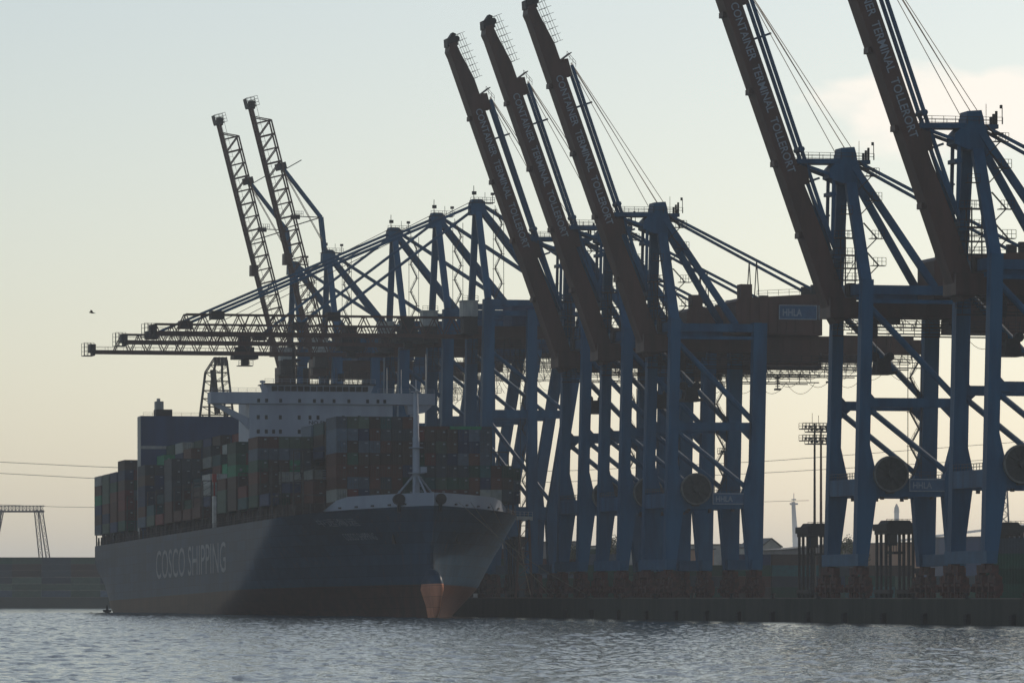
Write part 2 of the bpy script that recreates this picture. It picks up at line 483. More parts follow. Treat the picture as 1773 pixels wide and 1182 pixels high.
def bogie_mesh(sy):
    mb = MB()
    # balancer beams and four wheel trucks along the rail
    mb.beam((0, sy * HY - 4.2, 5.1), (0, sy * HY + 4.2, 5.1), 1.3, 1.2)
    mb.box(-.8, .8, sy * HY - .9, sy * HY + .9, 5.0, 6.3)
    for k in (-1, 1):
        c = sy * HY + k * 3.4
        mb.beam((0, c - 2.0, 3.4), (0, c + 2.0, 3.4), 1.3, .9)
        mb.box(-.6, .6, c - .6, c + .6, 3.3, 5.2)
        for j in (-1, 1):
            d = c + j * 1.55
            mb.box(-.75, .75, d - 1.25, d + 1.25, 1.1, 2.6)
            mb.box(-.5, .5, d - .4, d + .4, 2.3, 3.4)
            mb.box(-1.5, -.75, d - .45, d + .35, 1.2, 2.1)
            for e in (-.65, .65):
                mb.tube((-.2, d + e, .62), (.2, d + e, .62), .5, n=12)
    mb.box(-.6, .6, sy * (HY + 5.6) - .5, sy * (HY + 5.6) + .5, .5, 3.8)
    return mb
def sill_mesh(x):
    mb = MB(); mb.box(x - .95, x + .95, -HY - 2.4, HY + 2.4, 6.0, 8.2)
    return mb
def reel(parent, x, z, y, R=3.35):
    mb = MB(); n = 28
    mb.tube((x, y - .22, z), (x, y + .22, z), R - .25, n=n)
    for i in range(12):
        t = math.pi * i / 6
        mb.beam((x, y - .3, z), (x + (R - .2) * math.cos(t), y - .3, z + (R - .2) * math.sin(t)), .16, .16)
    mb.tube((x, y - .9, z), (x, y + 1.2, z), .7, n=12)
    mb.box(x - .8, x + .8, y + .3, y + 1.6, z - 3.6, z + .3)
    o = mb.build('cable_reel', 'reel', parent)
    r = MB(); r.ring((x, 0, z), R, R - .32, y - .45, y + .35)
    r.build('rim', 'reel_rim', o)
def sign(parent, x0, x1, z0, z1, y):
    o = MB().box(x0, x1, y - .2, y, z0, z1).build('sign', 'sign', parent)
    fr = MB(); t = .18
    fr.box(x0, x1, y - .26, y - .21, z1 - t, z1); fr.box(x0, x1, y - .26, y - .21, z0, z0 + t)
    fr.box(x0, x0 + t, y - .26, y - .21, z0 + t, z1 - t); fr.box(x1 - t, x1, y - .26, y - .21, z0 + t, z1 - t)
    fr.box(x1 + .35, x1 + .6, y - .26, y, z0, z1)
    fr.build('sign_border', 'letter', o)
    wd = (x1 - x0); hh = (z1 - z0)
    lettering('HHLA', lambda a, b: (x0 + wd * .1 + a * wd * .5, y - .24, z0 + hh * .24 + b * hh * .5), 'letter', o, bold=.02)
def spreader(parent, x, zb, ztop):
    mb = MB()
    mb.box(x - 2.05, x + 2.05, -3.2, 3.2, zb, zb + .55)
    mb.prism([(x - 1.5, zb + .55), (x + 1.5, zb + .55), (x + 1.15, zb + 3.0), (x - 1.15, zb + 3.0)], -1.6, 1.6)
    for k in (-1, 1):
        mb.beam((x + k * 1.8, 0, zb + .5), (x + k * 1.55, 0, zb + 1.9), .3, .3)
    o = mb.build('spreader', 'dark', parent)
    for k in (-1, 1):
        sh = MB(); sh.tube((x + k * 1.45, -.5, zb + 3.3), (x + k * 1.45, .5, zb + 3.3), .85, n=14); sh.build('sheave', 'dark', o)
    r = MB()
    for k in (-1.3, 1.3):
        for j in (-1, 1): r.tube((x + k, j * 1.0, zb + 3.4), (x + k * 1.2, j * 1.6, ztop), .045, n=4)
    r.build('hoist_rope', 'rope', parent)
def festoon(parent, x0, x1, z, y, n, sag=2.6):
    mb = MB()
    L = (x1 - x0) / n
    for i in range(n):
        pts = []
        for k in range(9):
            u = k / 8
            pts.append((x0 + (i + u) * L, y, z - sag * math.sin(math.pi * u) ** .8))
        mb.path(pts, .05, 4)
    mb.build('festoon_cable', 'rope', parent)
def stair_zig(x, y, z0, z1, w=2.2, step=3.2):
    mb = MB(); z = z0; k = 1
    while z < z1 - .5:
        a = (x - k * w / 2, y, z); b = (x + k * w / 2, y, z + step)
        mb.beam(a, b, .12, .8); mb.rail(a, b, 1.0, .06, 1.6)
        mb.box(x + k * w / 2 - .5, x + k * w / 2 + .5, y - .6, y + .6, z + step - .08, z + step)
        z += step; k = -k
    for xx in (x - w / 2 - .4, x + w / 2 + .4):
        mb.beam((xx, y, z0), (xx, y, z), .12, .12)
    return mb

def crane_box_boom():
    root = thing('container_gantry_crane', '', 'crane')
    # portal
    for sy in (-1, 1):
        shift(leg_mesh(0, 2.15, 58.6, 1.4, 1, 18.7, 22.2), 0, sy * HY).build('leg', 'blue', root)
        shift(leg_mesh(G1, 2.9, 57.8, 1.2, -1, 18.7, 22.2), 0, sy * HY).build('leg', 'blue', root)
    for x in (0, G1):
        sill_mesh(x).build('sill_beam', 'blue_pale', root)
        MB().box(x + .3 - .8, x + .3 + .8, -HY + 1.15, HY - 1.15, 19.0, 22.0).build('tie_beam', 'blue', root)
        for sy in (-1, 1):
            shift(bogie_mesh(sy), x).build('bogie', 'bogie', root)
    for sy in (-1, 1):
        y = sy * HY
        MB().box(1.3, G1 - 1.5, y - .85, y + .85, 18.75, 22.15).build('portal_beam', 'blue', root)
        cb = MB(); cb.box(1.7, G1 - 1.0, y - .6, y + .6, 35.2, 36.9)
        cb.prism([(1.9, 35.3), (4.0, 35.3), (1.9, 33.4)], y - .3, y + .3); cb.prism([(1.9, 36.8), (3.0, 36.8), (1.9, 38.0)], y - .3, y + .3)
        cb.prism([(G1 - 1.1, 35.3), (G1 - 1.1, 33.4), (G1 - 3.0, 35.3)], y - .3, y + .3)
        cb.build('cross_beam', 'blue', root)
        MB().tube((1.6, y, 54), (G1 - .4, y, 37.4), .62, n=10).build('brace', 'blue', root)
        MB().tube((1.2, y, 35.4), (G1 - .8, y, 22.6), .55, n=10).build('brace', 'blue', root)
        tb = MB(); tb.box(2.5, G1 - .3, y - .7, y + .7, 55.9, 57.6)
        tb.box(2.5, G1 - .3, y - .6, y + .6, 54.3, 55.0)
        tb.build('top_beam', 'blue', root)
        # handrail on portal beam
    rb = MB()
    for x in (-.5, 1.1, G1 + .2):
        rb.rail((x, -HY + 1.3, 22.02), (x, HY - 1.3, 22.02), 1.1, .07, 1.6)
    rb.rail((3, -HY - .75, 22.16), (G1 - 3, -HY - .75, 22.16), 1.1, .07, 2)
    for sy in (-1, 1):
        for x in (4.4, 9, 14): rb.box(x - .3, x + .3, sy * HY - .3, sy * HY + .3, 18.2, 18.74)
    rb.build('railing', 'rail', root)
    cr = MB()
    for x in (1.4, G1 + 1.2): cr.box(x - .9, x + .9, -HY + 1.16, HY - 1.16, 56.0, 58.0)
    cr.build('head_beam', 'blue', root)
    # girder, catwalks
    g = MB(); g.box(-1.4, 58, -3.2, 3.2, 52.0, 55.0)
    for x in range(3, 58, 6): g.box(x - .08, x + .08, -3.35, -3.21, 52.2, 54.8)
    g.box(23, 56, -2.2, 2.2, 55.01, 55.6)
    g.build('main_girder', 'brown', root)
    ca = MB()
    for y in (-4.6, 4.6):
        ca.box(-1, 57, y - .5, y + .5, 50.0, 50.12)
        ca.rail((-1, y - .5, 50.1), (57, y - .5, 50.1), 1.2, .09, 2.2)
        ca.rail((-1, y + .5, 50.1), (57, y + .5, 50.1), 1.2, .09, 2.2)
        for x in range(0, 58, 5):
            ca.beam((x, y * .7, 52), (x, y, 50.1), .14, .14)
            ca.beam((x, y * .7, 52), (x + 2.5, y, 50.1), .1, .1)
        ca.box(-1, 57, y - .06, y + .06, 48.8, 49.05)
        for x in range(0, 58, 5): ca.beam((x, y, 49), (x, y, 50.1), .1, .1)
    ca.build('catwalk', 'dark', root)
    festoon(root, 22, 56, 48.9, -4.6, 5)
    cc = MB(); cc.box(36, 37.2, -5.4, -3.8, 45.6, 46.0); 
    for z in (46.4, 47.0, 47.6, 48.2): cc.box(36.2, 37, -5.2, -4.0, z, z + .15)
    cc.beam((36.6, -4.6, 46), (36.6, -4.6, 49), .2, .2); cc.build('service_platform', 'dark', root)
    # machinery house and rear underside
    hm = MB()
    hm.prism([(15.8, 55.62), (34.8, 55.62), (34.8, 64.5), (16.5, 63.3), (15.8, 62.6)], -5.2, 5.2)
    for x in range(17, 34, 2): hm.box(x - .05, x + .05, -5.3, -5.21, 56, 62.9)
    hm.box(17.5, 20, -3, 0, 63.2, 66.4)
    ho = hm.build('machinery_house', 'brown', root)
    rr_ = MB(); rr_.rail((20.5, -5.0, 63.7), (34.6, -5.0, 64.5), 1.2, .08, 2.2); rr_.build('roof_railing', 'rail', ho)
    lo = MB(); lo.box(G1 + 1.5, 34.2, -4.3, 4.3, 49.3, 52.0); lo.box(G1 + 3, 33, -5.0, -4.31, 49.8, 51.4)
    lo.build('underslung_house', 'brown', root)
    sign(root, 25.2, 33.6, 58.9, 62.0, -5.22)
    sign(root, 9.3, 16.6, 19.7, 22.05, -HY - .86)
    reel(root, 5.6, 22.9, -HY - 1.6)
    # trolley, cab and spreader
    tr = MB(); tr.box(3.5, 10, -2.7, 2.7, 51.0, 51.98); tr.box(4.0, 5.8, -2, 1, 48.2, 51.0); tr.build('trolley', 'dark', root)
    spreader(root, 7.2, 41.6, 51.0)
    # boom raised
    al = math.radians(19.8)
    d = Vector((-math.sin(al), 0, math.cos(al))); n_ = Vector((math.cos(al), 0, math.sin(al)))
    P0 = Vector((-2.2, 0, 54.6)); L = 74.3
    def bp(a, b, y=0): return P0 + d * a + n_ * b + Vector((0, y, 0))
    bm_ = MB()
    prof = [(-3.5, -1.3), (-1, -1.75), (L - 3, -1.75), (L - 1.5, -1.9), (L, -1.2), (L, .2), (L - 3, .5), (L - 9, 1.5), (20, 1.55), (12, 1.9), (0, 1.9), (-3.5, 1.5)]
    pf = [((P0 + d * a + n_ * b).x, (P0 + d * a + n_ * b).z) for a, b in prof]
    bm_.prism(pf, -2.4, 2.4)
    for a in range(4, 72, 6): bm_.beam(bp(a, -1.5, -2.45), bp(a, 1.4, -2.45), .12, .08)
    for a in (14, 28, 42, 57): bm_.box(bp(a, -1.9).x - .5, bp(a, -1.9).x + .2, -1.4, 1.4, bp(a, -1.9).z - .5, bp(a, -1.9).z + .5)
    bm_.box(-3.8, 1.2, -3.6, 3.6, 51.9, 55.6)
    bo_ = bm_.build('boom', 'brown', root)
    tp = MB()
    tp.beam(bp(L - .6, -.5), bp(L + 1.2, -.2), 2.6, 3.6, 2.2, 3.4); tp.beam(bp(L + .8, -.1), bp(L + 2.0, .9), 1.5, 2.6, .8, 2.4); tp.tube(bp(L + .6, .9, -1.6), bp(L + .6, .9, 1.6), .7, n=10)
    for k in range(8):
        a = L - 9 + k * 1.5; b = 1.5 + (.9 if k < 6 else .4)
        tp.beam(bp(a, .8 if k > 3 else 1.4, -2.3), bp(a, b + 1.1, -2.3), .08, .08); tp.beam(bp(a, 1.0, 2.3), bp(a, b + 1.1, 2.3), .08, .08)
    for y in (-2.3, 2.3):
        tp.beam(bp(L - 9, 2.9, y), bp(L + 1.5, 2.3, y), .07, .07); tp.beam(bp(L - 9, 2.3, y), bp(L + 1.5, 1.8, y), .07, .07)
    tp.build('tip_platform', 'dark', bo_)
    br = MB(); A1 = 60.0
    br.beam(bp(A1 - 2.2, 1.8), bp(A1 + 1.4, 2.6), 2.4, 4.0, 1.4, 4.0)
    br.beam(bp(A1 + 1.4, 2.0), bp(A1 + 2.2, 4.5), .2, 3.6)
    br.rail(bp(A1 + 1.6, 3.2, -1.8), bp(A1 - 1.0, 4.3, -1.8), 1.2, .07, .8)
    A2 = 25.0
    br.beam(bp(A2 - 2.2, 1.6), bp(A2 + 1.4, 2.6), 2.2, 4.0, 1.6, 4.0); br.beam(bp(A2, 2.6), bp(A2 + .5, 3.5), 1.5, 3.2)
    br.build('stay_bracket', 'brown', bo_)
    LT = 33.0; a_top = 58.5
    lettering('CONTAINER  TERMINAL  TOLLERORT', lambda a, b: bp(a_top - a * LT, -.75 + b * 1.55, -2.52), 'letter', bo_, bold=.012)
    # forestay links
    J = Vector((-2.0, 0, 63.7)); PL = Vector((-9.6, 0, 81.2)); P1 = bp(A1 - .3, 3.7)
    for sy in (-1, 1):
        y = Vector((0, sy * 1.5, 0))
        MB().beam(P1 + y, J + y, .62, .5).build('forestay_link', 'blue', root)
        MB().beam(PL + y, J + y, .5, .5).build('forestay_link', 'blue', root)
        hb = MB(); hb.beam(Vector((-2.6, sy * 1.8, 79.2)), Vector((-2.9, sy * 1.8, 65.5)), .55, .5); hb.build('hanger', 'blue', root)
    cs = MB()
    dd = (J - P1).normalized(); nn = Vector((-dd.z, 0, dd.x))
    for u in (.17, .72):
        c = P1.lerp(J, u); cs.beam(c - nn * 2.0, c + nn * 2.0, .4, .4)
    for u in (.86, .95): c = P1.lerp(J, u); cs.beam(c - nn * 3.4, c + nn * 1.6, .3, .4)
    cs.tube(P1.lerp(J, .6) - Vector((0, 2, 0)), P1.lerp(J, .6) + Vector((0, 2, 0)), .55, n=8)
    cs.box(J.x - .7, J.x + .7, -2.2, 2.2, J.z - .8, J.z + .8)
    cs.box(-3.4, -2.2, -2.2, 2.2, 74.5, 75.2)
    cs.build('stay_crosspiece', 'blue', root)
    hr = MB()
    for y, dx, e in ((-1.5, -2.3, -.9), (-.5, -.2, 0), (.7, .3, .2), (1.6, 2.6, .8)):
        hr.tube(P1 + Vector((.2 + e * .5, y, .4 + e * .6)), Vector((dx, y, 82.6 if abs(dx) > 1 else 83.5)), .075, n=4)
    hr.build('hoist_rope', 'rope', root)
    # mast head
    mh = MB()
    mh.prism([(-1.7, 80.4), (1.9, 80.4), (1.7, 82.2), (1.3, 83.6), (-1.2, 83.4), (-1.4, 82)], -2.1, 2.1)
    mh.prism([(-3.6, 77.8), (-1.2, 76.8), (1.8, 76.8), (2.2, 80.4), (-2.6, 80.4), (-3.5, 79.4)], -2.3, 2.3)
    mh.box(-9.8, 4.4, -2.0, 2.0, 80.5, 81.2)
    for y in (-1.8, 1.8):
        mh.beam((-9.2, y, 80.4), (-2.5, y, 78.2), .55, .4); mh.beam((-9.8, y, 80.8), (-1.5, y, 80.9), .9, .5)
    m_ = mh.build('mast_head', 'blue', root)
    pr = MB()
    for y in (-2.4, 2.4):
        pr.rail((-9.8, y, 81.2), (5, y, 81.2), 1.2, .08, 1.9)
    pr.beam((4.9, -2.4, 81.2), (4.9, -2.4, 84.2), .12, .12); pr.beam((2.8, 0, 81.2), (2.8, 0, 84.9), .08, .08)
    for x in (3.4, 3.9, 4.4): pr.box(x - .15, x + .15, -1, -.4, 81.2, 82.6 + (x - 3.4))
    pr.box(2.5, 5.2, -2.4, 2.4, 79.6, 79.75); pr.box(4.5, 4.9, -2.6, -2.2, 83.9, 84.5)
    pr.build('platform_railing', 'dark', m_)
    # A-frame
    for sy in (-1, 1):
        MB().beam((1.3, sy * HY, 58), (-.2 if sy > 0 else .6, sy * 1.2, 78), 2.0, 1.5, 2.0, 1.3).build('mast_leg', 'blue', root)
        MB().beam((15.8, sy * 5.4, 57.6), (1.2, sy * 1.8, 80), 1.3, 1.0).build('back_leg', 'blue', root)
        bs = MB(); bs.beam((33.6, sy * 3.6, 65.2), (1.8, sy * 1.6, 81), .55, .45)
        bs.build('backstay', 'blue', root)
    hg = MB()
    for sy in (-1, 1):
        for dx in (-.5, .5): hg.beam((21 + dx, sy * 3, 63.4), (21, sy * 2.9, 71.6), .18, .18)
        hg.box(32.8, 34.6, sy * 3.6 - .6, sy * 3.6 + .6, 64.3, 66.4)
    hg.build('stay_hanger', 'dark', root)
    for z, x in ((78, 3.6), (73.5, 4.1), (66.5, 4.6), (61.5, 4.9)):
        y = -5.5; st = MB()
        st.box(x - 1.4, x + 1.2, y - .8, y + .8, z - .12, z)
        st.rail((x - 1.2, y - .8, z), (x + 1.2, y - .8, z), 1.4, .08, .6)
        st.beam((x - 2.6, y, z + 2.8), (x, y, z), .16, .5); st.beam((x - 2.6, y, z - 2.6), (x, y, z), .14, .4)
        st.build('access_platform', 'dark', root)
    for z in (62, 66.5, 71):
        st = MB()
        st.box(-2.2, 0, -5.3, -3.8, z - .12, z); st.rail((-2.2, -5.3, z), (0, -5.3, z), 1.4, .08, .6)
        st.build('access_platform', 'dark', root)
    tw = MB()
    for x in (-.6, 2.2): 
        for y in (-2.5, 0.5): tw.beam((x, y, 56), (x, y, 67), .22, .22)
    for z in (59, 61.2, 63.6, 66.8):
        tw.box(-2.8, 2.4, -2.7, .7, z - .1, z); tw.rail((-2.8, -2.7, z), (2.4, -2.7, z), 1.2, .08, .8)
    tw.beam((-.6, -2.5, 59), (2.2, -2.5, 64), .12, .12); tw.box(.2, 1.6, -2, 0, 56, 58.4)
    tw.build('mast_scaffold', 'dark', root)
    shift(stair_zig(0, 0, 22.2, 47, 1.8), G1 - 2.6, HY - 1.6).build('stair_tower', 'dark', root)
    return root

def truss(mb, p0, d, up, L, depth, hw, panel, start=4.0, chord=.42, low=.9, warren=True):
    """box truss from p0 along d; bottom chords at 0, top chords at depth"""
    d = Vector(d); up = Vector(up); p0 = Vector(p0)
    def pt(a, b, y): return p0 + d * a + up * b + Vector((0, y, 0))
    n = int((L - start) / panel)
    for y in (-hw, hw):
        mb.beam(pt(0, 0, y), pt(L, 0, y), low, .5)
        mb.beam(pt(0, depth, y), pt(n * panel, depth, y), chord, chord)
        mb.beam(pt(n * panel, depth, y), pt(n * panel + panel * .5, 0, y), .28, .28)
        for i in range(n + 1):
            a = i * panel
            if warren:
                if i: mb.beam(pt(a - panel / 2, 0, y), pt(a, depth, y), .24, .24)
                if i < n: mb.beam(pt(a, depth, y), pt(a + panel / 2, 0, y), .24, .24)
            else:
                mb.beam(pt(a, 0, y), pt(a, depth, y), .42 if i % 2 else .3, .3)
                if i: mb.beam(pt(a - panel, 0, y), pt(a, depth, y), .28, .28)
        mb.beam(pt(0, 1.3, y * 1.5), pt(L, 1.3, y * 1.5), .08, .08)
        for i in range(int(L / 2.4)): mb.beam(pt(i * 2.4, 0, y * 1.5), pt(i * 2.4, 1.3, y * 1.5), .07, .07)
    for i in range(n + 1):
        a = i * panel
        mb.beam(pt(a, depth, -hw), pt(a, depth, hw), .2, .2)
        mb.beam(pt(a + panel / 2, 0, -hw * 1.5), pt(a + panel / 2, 0, hw * 1.5), .25, .25)
    return pt

def crane_truss_boom(raised):
    root = thing('container_gantry_crane', '', 'crane')
    TZ = 72.4
    for sy in (-1, 1):
        shift(leg_mesh(0, 2.7, TZ, 1.0, 1, 18.9, 22.2), 0, sy * HY).build('leg', 'blue', root)
        lg = MB()
        h = 1.35
        lg.prism([(17.4 - h, 6), (17.4 + h, 6), (17.6 + h + .5, 20), (17.7 + h, 25), (25.6 + h, TZ), (25.6 - h, TZ), (17.7 - h, 25), (17.2 - h - .5, 20)], sy * HY - 1.1, sy * HY + 1.1)
        lg.build('leg', 'blue', root)
    MB().prism([(10.2, 6), (13.4, 6), (13.2, 22), (13.1, 70), (10.7, 70), (10.7, 22)], -HY - 1.0, -HY + 1.0).build('inner_leg', 'blue', root)
    for x in (0, 17.4):
        sill_mesh(x).build('sill_beam', 'blue_pale', root)
        MB().box(x - .5, x + 1.1, -HY + 1.16, HY - 1.16, 19.1, 22.0).build('tie_beam', 'blue', root)
        for sy in (-1, 1): shift(bogie_mesh(sy), x).build('bogie', 'bogie', root)
    for sy in (-1, 1):
        y = sy * HY
        MB().box(1.5, 15.6, y - .8, y + .8, 18.9, 22.1).build('portal_beam', 'blue', root)
        MB().box(1.9, 20.0, y - .6, y + .6, 43.6, 45.6).build('cross_beam', 'blue', root)
        MB().tube((1.6, y, 60), (20.6, y, 45), .5, n=8).build('brace', 'blue', root)
        MB().tube((1.6, y, 42.5), (16.9, y, 23), .5, n=8).build('brace', 'blue', root)
        tb = MB(); tb.box(2.2, 24.0, y - .7, y + .7, 70.9, 72.3); tb.box(2.2, 24.0, y - .6, y + .6, 68.4, 69.6)
        tb.build('top_beam', 'blue', root)
    g = MB(); g.box(-1.0, 50, -2.8, -1.6, 63.4, 66.2); g.box(-1.0, 50, 1.6, 2.8, 63.4, 66.2)
    for x in range(2, 50, 6): g.box(x - .3, x + .3, -1.6, 1.6, 63.8, 64.6)
    g.build('main_girder', 'brown', root)
    ca = MB()
    for y in (-4.4, 4.4):
        for z in (61.0, 57.4):
            ca.box(-1, 49, y - .5, y + .5, z, z + .12)
            ca.rail((-1, y - .5, z + .1), (49, y - .5, z + .1), 1.2, .1, 2.2)
        for x in range(0, 50, 4):
            ca.beam((x, y * .6, 63.4), (x, y, 57.4), .14, .14); ca.beam((x, y, 61), (x + 2, y, 57.4), .1, .1)
    ca.build('catwalk', 'dark', root)
    festoon(root, 4, 48, 57.4, -4.4, 9, 2.8)
    hm = MB(); hm.box(8, 24, -4.6, 4.6, 66.25, 71.0); hm.box(26, 33, -3.4, 3.4, 62, 68)
    for x in range(9, 24, 2): hm.box(x - .05, x + .05, -4.7, -4.61, 66.5, 70.8)
    hm.build('machinery_house', 'casing', root)
    kb = MB(); kb.box(-5.2, -1.4, -9.2, -5.4, 68.2, 72.0); kb.box(-5.4, -1.2, -9.4, -5.2, 71.8, 72.1)
    k_ = kb.build('stair_cabin', 'grey_box', root)
    kc = MB(); kc.rail((-5.3, -9.3, 72.1), (-1.4, -9.3, 72.1), 1.1, .08, 1); kc.rail((-5.3, -9.3, 64.2), (-1.4, -9.3, 64.2), 1.2, .08, 1); kc.box(-5.4, -1.2, -9.3, -2, 64.0, 64.2)
    for x in (-5, -3.2, -1.6): kc.beam((x, -9.2, 64.2), (x, -9.2, 68.2), .15, .15)
    kc.box(-5.0, -1.6, -8.8, -5.6, 64.2, 68.1); kc.build('hinge_platform', 'dark', root)
    # boom
    bm_ = MB()
    if raised:
        al = math.radians(14.3); P0 = Vector((-3.2, 0, 64)); L = 75
        d = Vector((-math.sin(al), 0, math.cos(al))); u = Vector((math.cos(al), 0, math.sin(al)))
    else:
        P0 = Vector((-1.4, 0, 63.7)); L = 78; d = Vector((-1, 0, 0)); u = Vector((0, 0, 1))
    pt = truss(bm_, P0, d, u, L, 4.6, 1.7, 3.9 if raised else 4.4, start=1.5 if raised else 4, chord=.4, low=.7 if raised else .95, warren=not raised)
    if raised: 
        bm_.box(-4.6, 0, -3.2, 3.2, 62.0, 66.5)
        for a in (6, 30): bm_.beam(pt(a, -.8, 0), pt(a + 3, 0, 0), 2.0, 3.6)
    bo_ = bm_.build('boom', 'brown', root)
    tp = MB()
    tp.beam(pt(L, -1, 0), pt(L, 1.2, 0), .6, 4.6)
    tp.beam(pt(L + 2.6, -1.0, 0), pt(L, -1.0, 0), .15, 4.6)
    for y in (-2.2, 2.2):
        for a in (0, .9, 1.8, 2.6): tp.beam(pt(L + a, -1, y), pt(L + a, 2.3, y), .12, .12)
        for b in (.2, 1.3, 2.3): tp.beam(pt(L, b, y), pt(L + 2.6, b, y), .08, .08)
    tp.box(*[v for v in (pt(L + .2, .4, 0).x - .8, pt(L + .2, .4, 0).x + .8)], -1.5, 1.5, pt(L, .4, 0).z - .6, pt(L, .4, 0).z + 1.6)
    tp.build('tip_platform', 'dark', bo_)
    # mast
    AP = Vector((.6, 0, 97.5))
    mh = MB(); mh.prism([(-1.5, 93.4), (2.2, 93.4), (2.0, 96.6), (1.2, 97.2), (-1.0, 97.2), (-1.4, 96)], -1.8, 1.8)
    m_ = mh.build('mast_head', 'blue', root)
    pr = MB(); pr.box(-1.6, 4.4, -2, 2, 96.3, 96.45); pr.rail((-1.6, -2, 96.4), (4.4, -2, 96.4), 1.2, .09, 1)
    pr.beam((-.4, 0, 97), (-.4, 0, 100.6), .14, .14); pr.beam((3.9, -1.8, 96), (3.9, -1.8, 98.8), .14, .14); pr.beam((2.4, 0, 96), (2.4, 0, 99), .1, .1)
    pr.box(-.8, .2, -.4, .4, 98.4, 99.2); pr.box(3.5, 4.3, -2.2, -1.4, 98.2, 98.8)
    pr.build('platform_railing', 'dark', m_)
    for sy in (-1, 1):
        MB().beam((1.1, sy * HY, TZ), (.4, sy * 1.3, 94), 1.5, 1.3, 1.5, 1.1).build('mast_leg', 'blue', root)
        MB().beam((20.5, sy * 2.8, 71.2), (1.4, sy * 1.0, 94.8), 1.3, .9).build('back_leg', 'blue', root)
        MB().beam((49.5, sy * 2.2, 66.2), (1.6, sy * 1.0, 96.0), .5, .4).build('backstay', 'blue', root)
    if raised:
        A = pt(57, 4.5, 0); J = Vector((-1.7, 0, 106.3)); K = Vector((-.2, 0, 92.5))
        for sy in (-1, 1):
            y = Vector((0, sy * 1.3, 0))
            MB().beam(A + y, J + y, .65, .5).build('forestay_link', 'blue', root)
            MB().beam(J + y, K + y, .95, .5).build('forestay_link', 'blue', root)
        x_ = MB(); x_.beam(A + u * -1.5, A + u * 1.2, 1.9, 3.2); x_.beam(A + u * 1.0 + d * -1, A + u * 6.0 + d * .4, .25, .3)
        x_.beam(J, J + Vector((-9, 0, .2)), .25, .25); x_.rail(J + Vector((-8, 0, .2)), J + Vector((-5, 0, .2)), 1.4, .1, .6)
        x_.beam(J, pt(40, 2, 0), .3, .3); x_.beam(K + Vector((0, 0, 1)), pt(27, 4, 0), .35, .3)
        x_.beam(J + Vector((-8.5, 0, 0)), J + Vector((-6, 0, 0)), 1.2, 1.2)
        x_.build('stay_crosspiece', 'dark', root)
        r = MB()
        for y in (-1, -.4, .4, 1): r.tube(A + Vector((.4, y, -1)), Vector((.3, y, 97)), .05, n=4)
        r.build('hoist_rope', 'rope', root)
    else:
        for sy in (-1, 1):
            y = sy * 1.4
            MB().beam((-64, y, 68.3), (0, y * .8, 96.0), .62, .45).build('forestay', 'blue', root)
            MB().beam((-35.5, y, 68.3), (.2, y * .8, 95.2), .5, .4).build('forestay', 'blue', root)
        r = MB()
        for y in (-.6, .6): r.tube((-56, y, 68.6), (0, y, 97.2), .06, n=4)
        r.tube((-58, 0, 63.6), (-56, 0, 68.6), .2, n=5)
        r.build('hoist_rope', 'rope', root)
        br = MB()
        for x in (-64, -35.5): br.box(x - 1.6, x + 1.6, -1.9, 1.9, 67.2, 69.2)
        br.build('stay_bracket', 'dark', bo_)
    st = shift(stair_zig(0, 0, 73, 95, 1.8, 3.6), 5.0, -3.5)
    st.build('stair_tower', 'dark', root)
    s2 = shift(stair_zig(0, 0, 22.4, 56, 1.8), 14.5, HY - 1.2); s2.build('stair_tower', 'dark', root)
    return root

def add_trolley(root, x):
    mb = MB(); mb.box(x - 3.2, x + 3.2, -3, 3, 62.2, 63.2); mb.box(x - 1.5, x + 1.5, -1.2, 1.2, 63.21, 68.2); mb.box(x - 2.4, x + 2.4, -1.3, 1.3, 63.3, 65.4)
    o = mb.build('trolley', 'dark', root)
    c = MB(); c.box(x - .9, x + .9, -2.0, .2, 60.7, 62.1); c.rail((x - 1.9, -2.4, 60.6), (x + 1.9, -2.4, 60.6), 1.2, .1, .8); c.box(x - 1.9, x + 1.9, -2.5, 1, 60.4, 60.6)
    c.beam((x, 0, 61), (x, 0, 62.4), .6, .6); c.build('operator_cab', 'dark', o)

c1 = crane_box_boom()
P1S = [(851, 'blue crane at the right edge, raised dark lettered boom, cut off by the frame'),
       (926, 'blue crane second from the right edge, raised lettered boom, spreader hanging in open sky'),
       (1063.5, 'blue crane nearest of the three grouped raised lettered booms, open sky to its right'),
       (1103.5, 'blue crane with raised dark box boom, middle one of the three grouped lettered booms'),
       (1140.5, 'blue crane with raised dark box boom, rearmost of the three grouped lettered booms')]
for i, (s_, lb) in enumerate(P1S):
    o = c1 if i == 0 else copy_tree(c1)
    o.location = (278, s_, QZ); tag(o, lb, 'crane', 'quay cranes with raised box booms')
    for ch in o.children:
        if ch.name.startswith(('trolley', 'spreader')) or (ch.name.startswith('hoist_rope') and min(v.co.z for v in ch.data.vertices) < 50): ch.location.x += (0, 0, 0, 4.0, -1.5)[i]
c2 = crane_truss_boom(False)
cps = [c2, copy_tree(c2), copy_tree(c2)]
for o, s_, tx, lb in zip(cps, (1239, 1285, 1338.6), (-17, -22, -39.5),
        ('blue crane with lowered lattice boom, nearest of the three reaching out over the ship',
         'blue crane with lowered lattice boom, middle one of the three reaching over the ship',
         'blue crane with lowered lattice boom, farthest of the three, tip reaching farthest left')):
    o.location = (278, s_, QZ); tag(o, lb, 'crane', 'quay cranes with lowered lattice booms'); add_trolley(o, tx)
c3 = crane_truss_boom(True)
c4 = copy_tree(c3)
for o, s_, lb in ((c3, 1429, 'blue crane with raised lattice boom behind the bridge, the right one of two'),
                  (c4, 1481, 'blue crane with raised lattice boom behind the bridge, the left one of two')):
    o.location = (278, s_, QZ); tag(o, lb, 'crane', 'quay cranes with raised lattice booms')
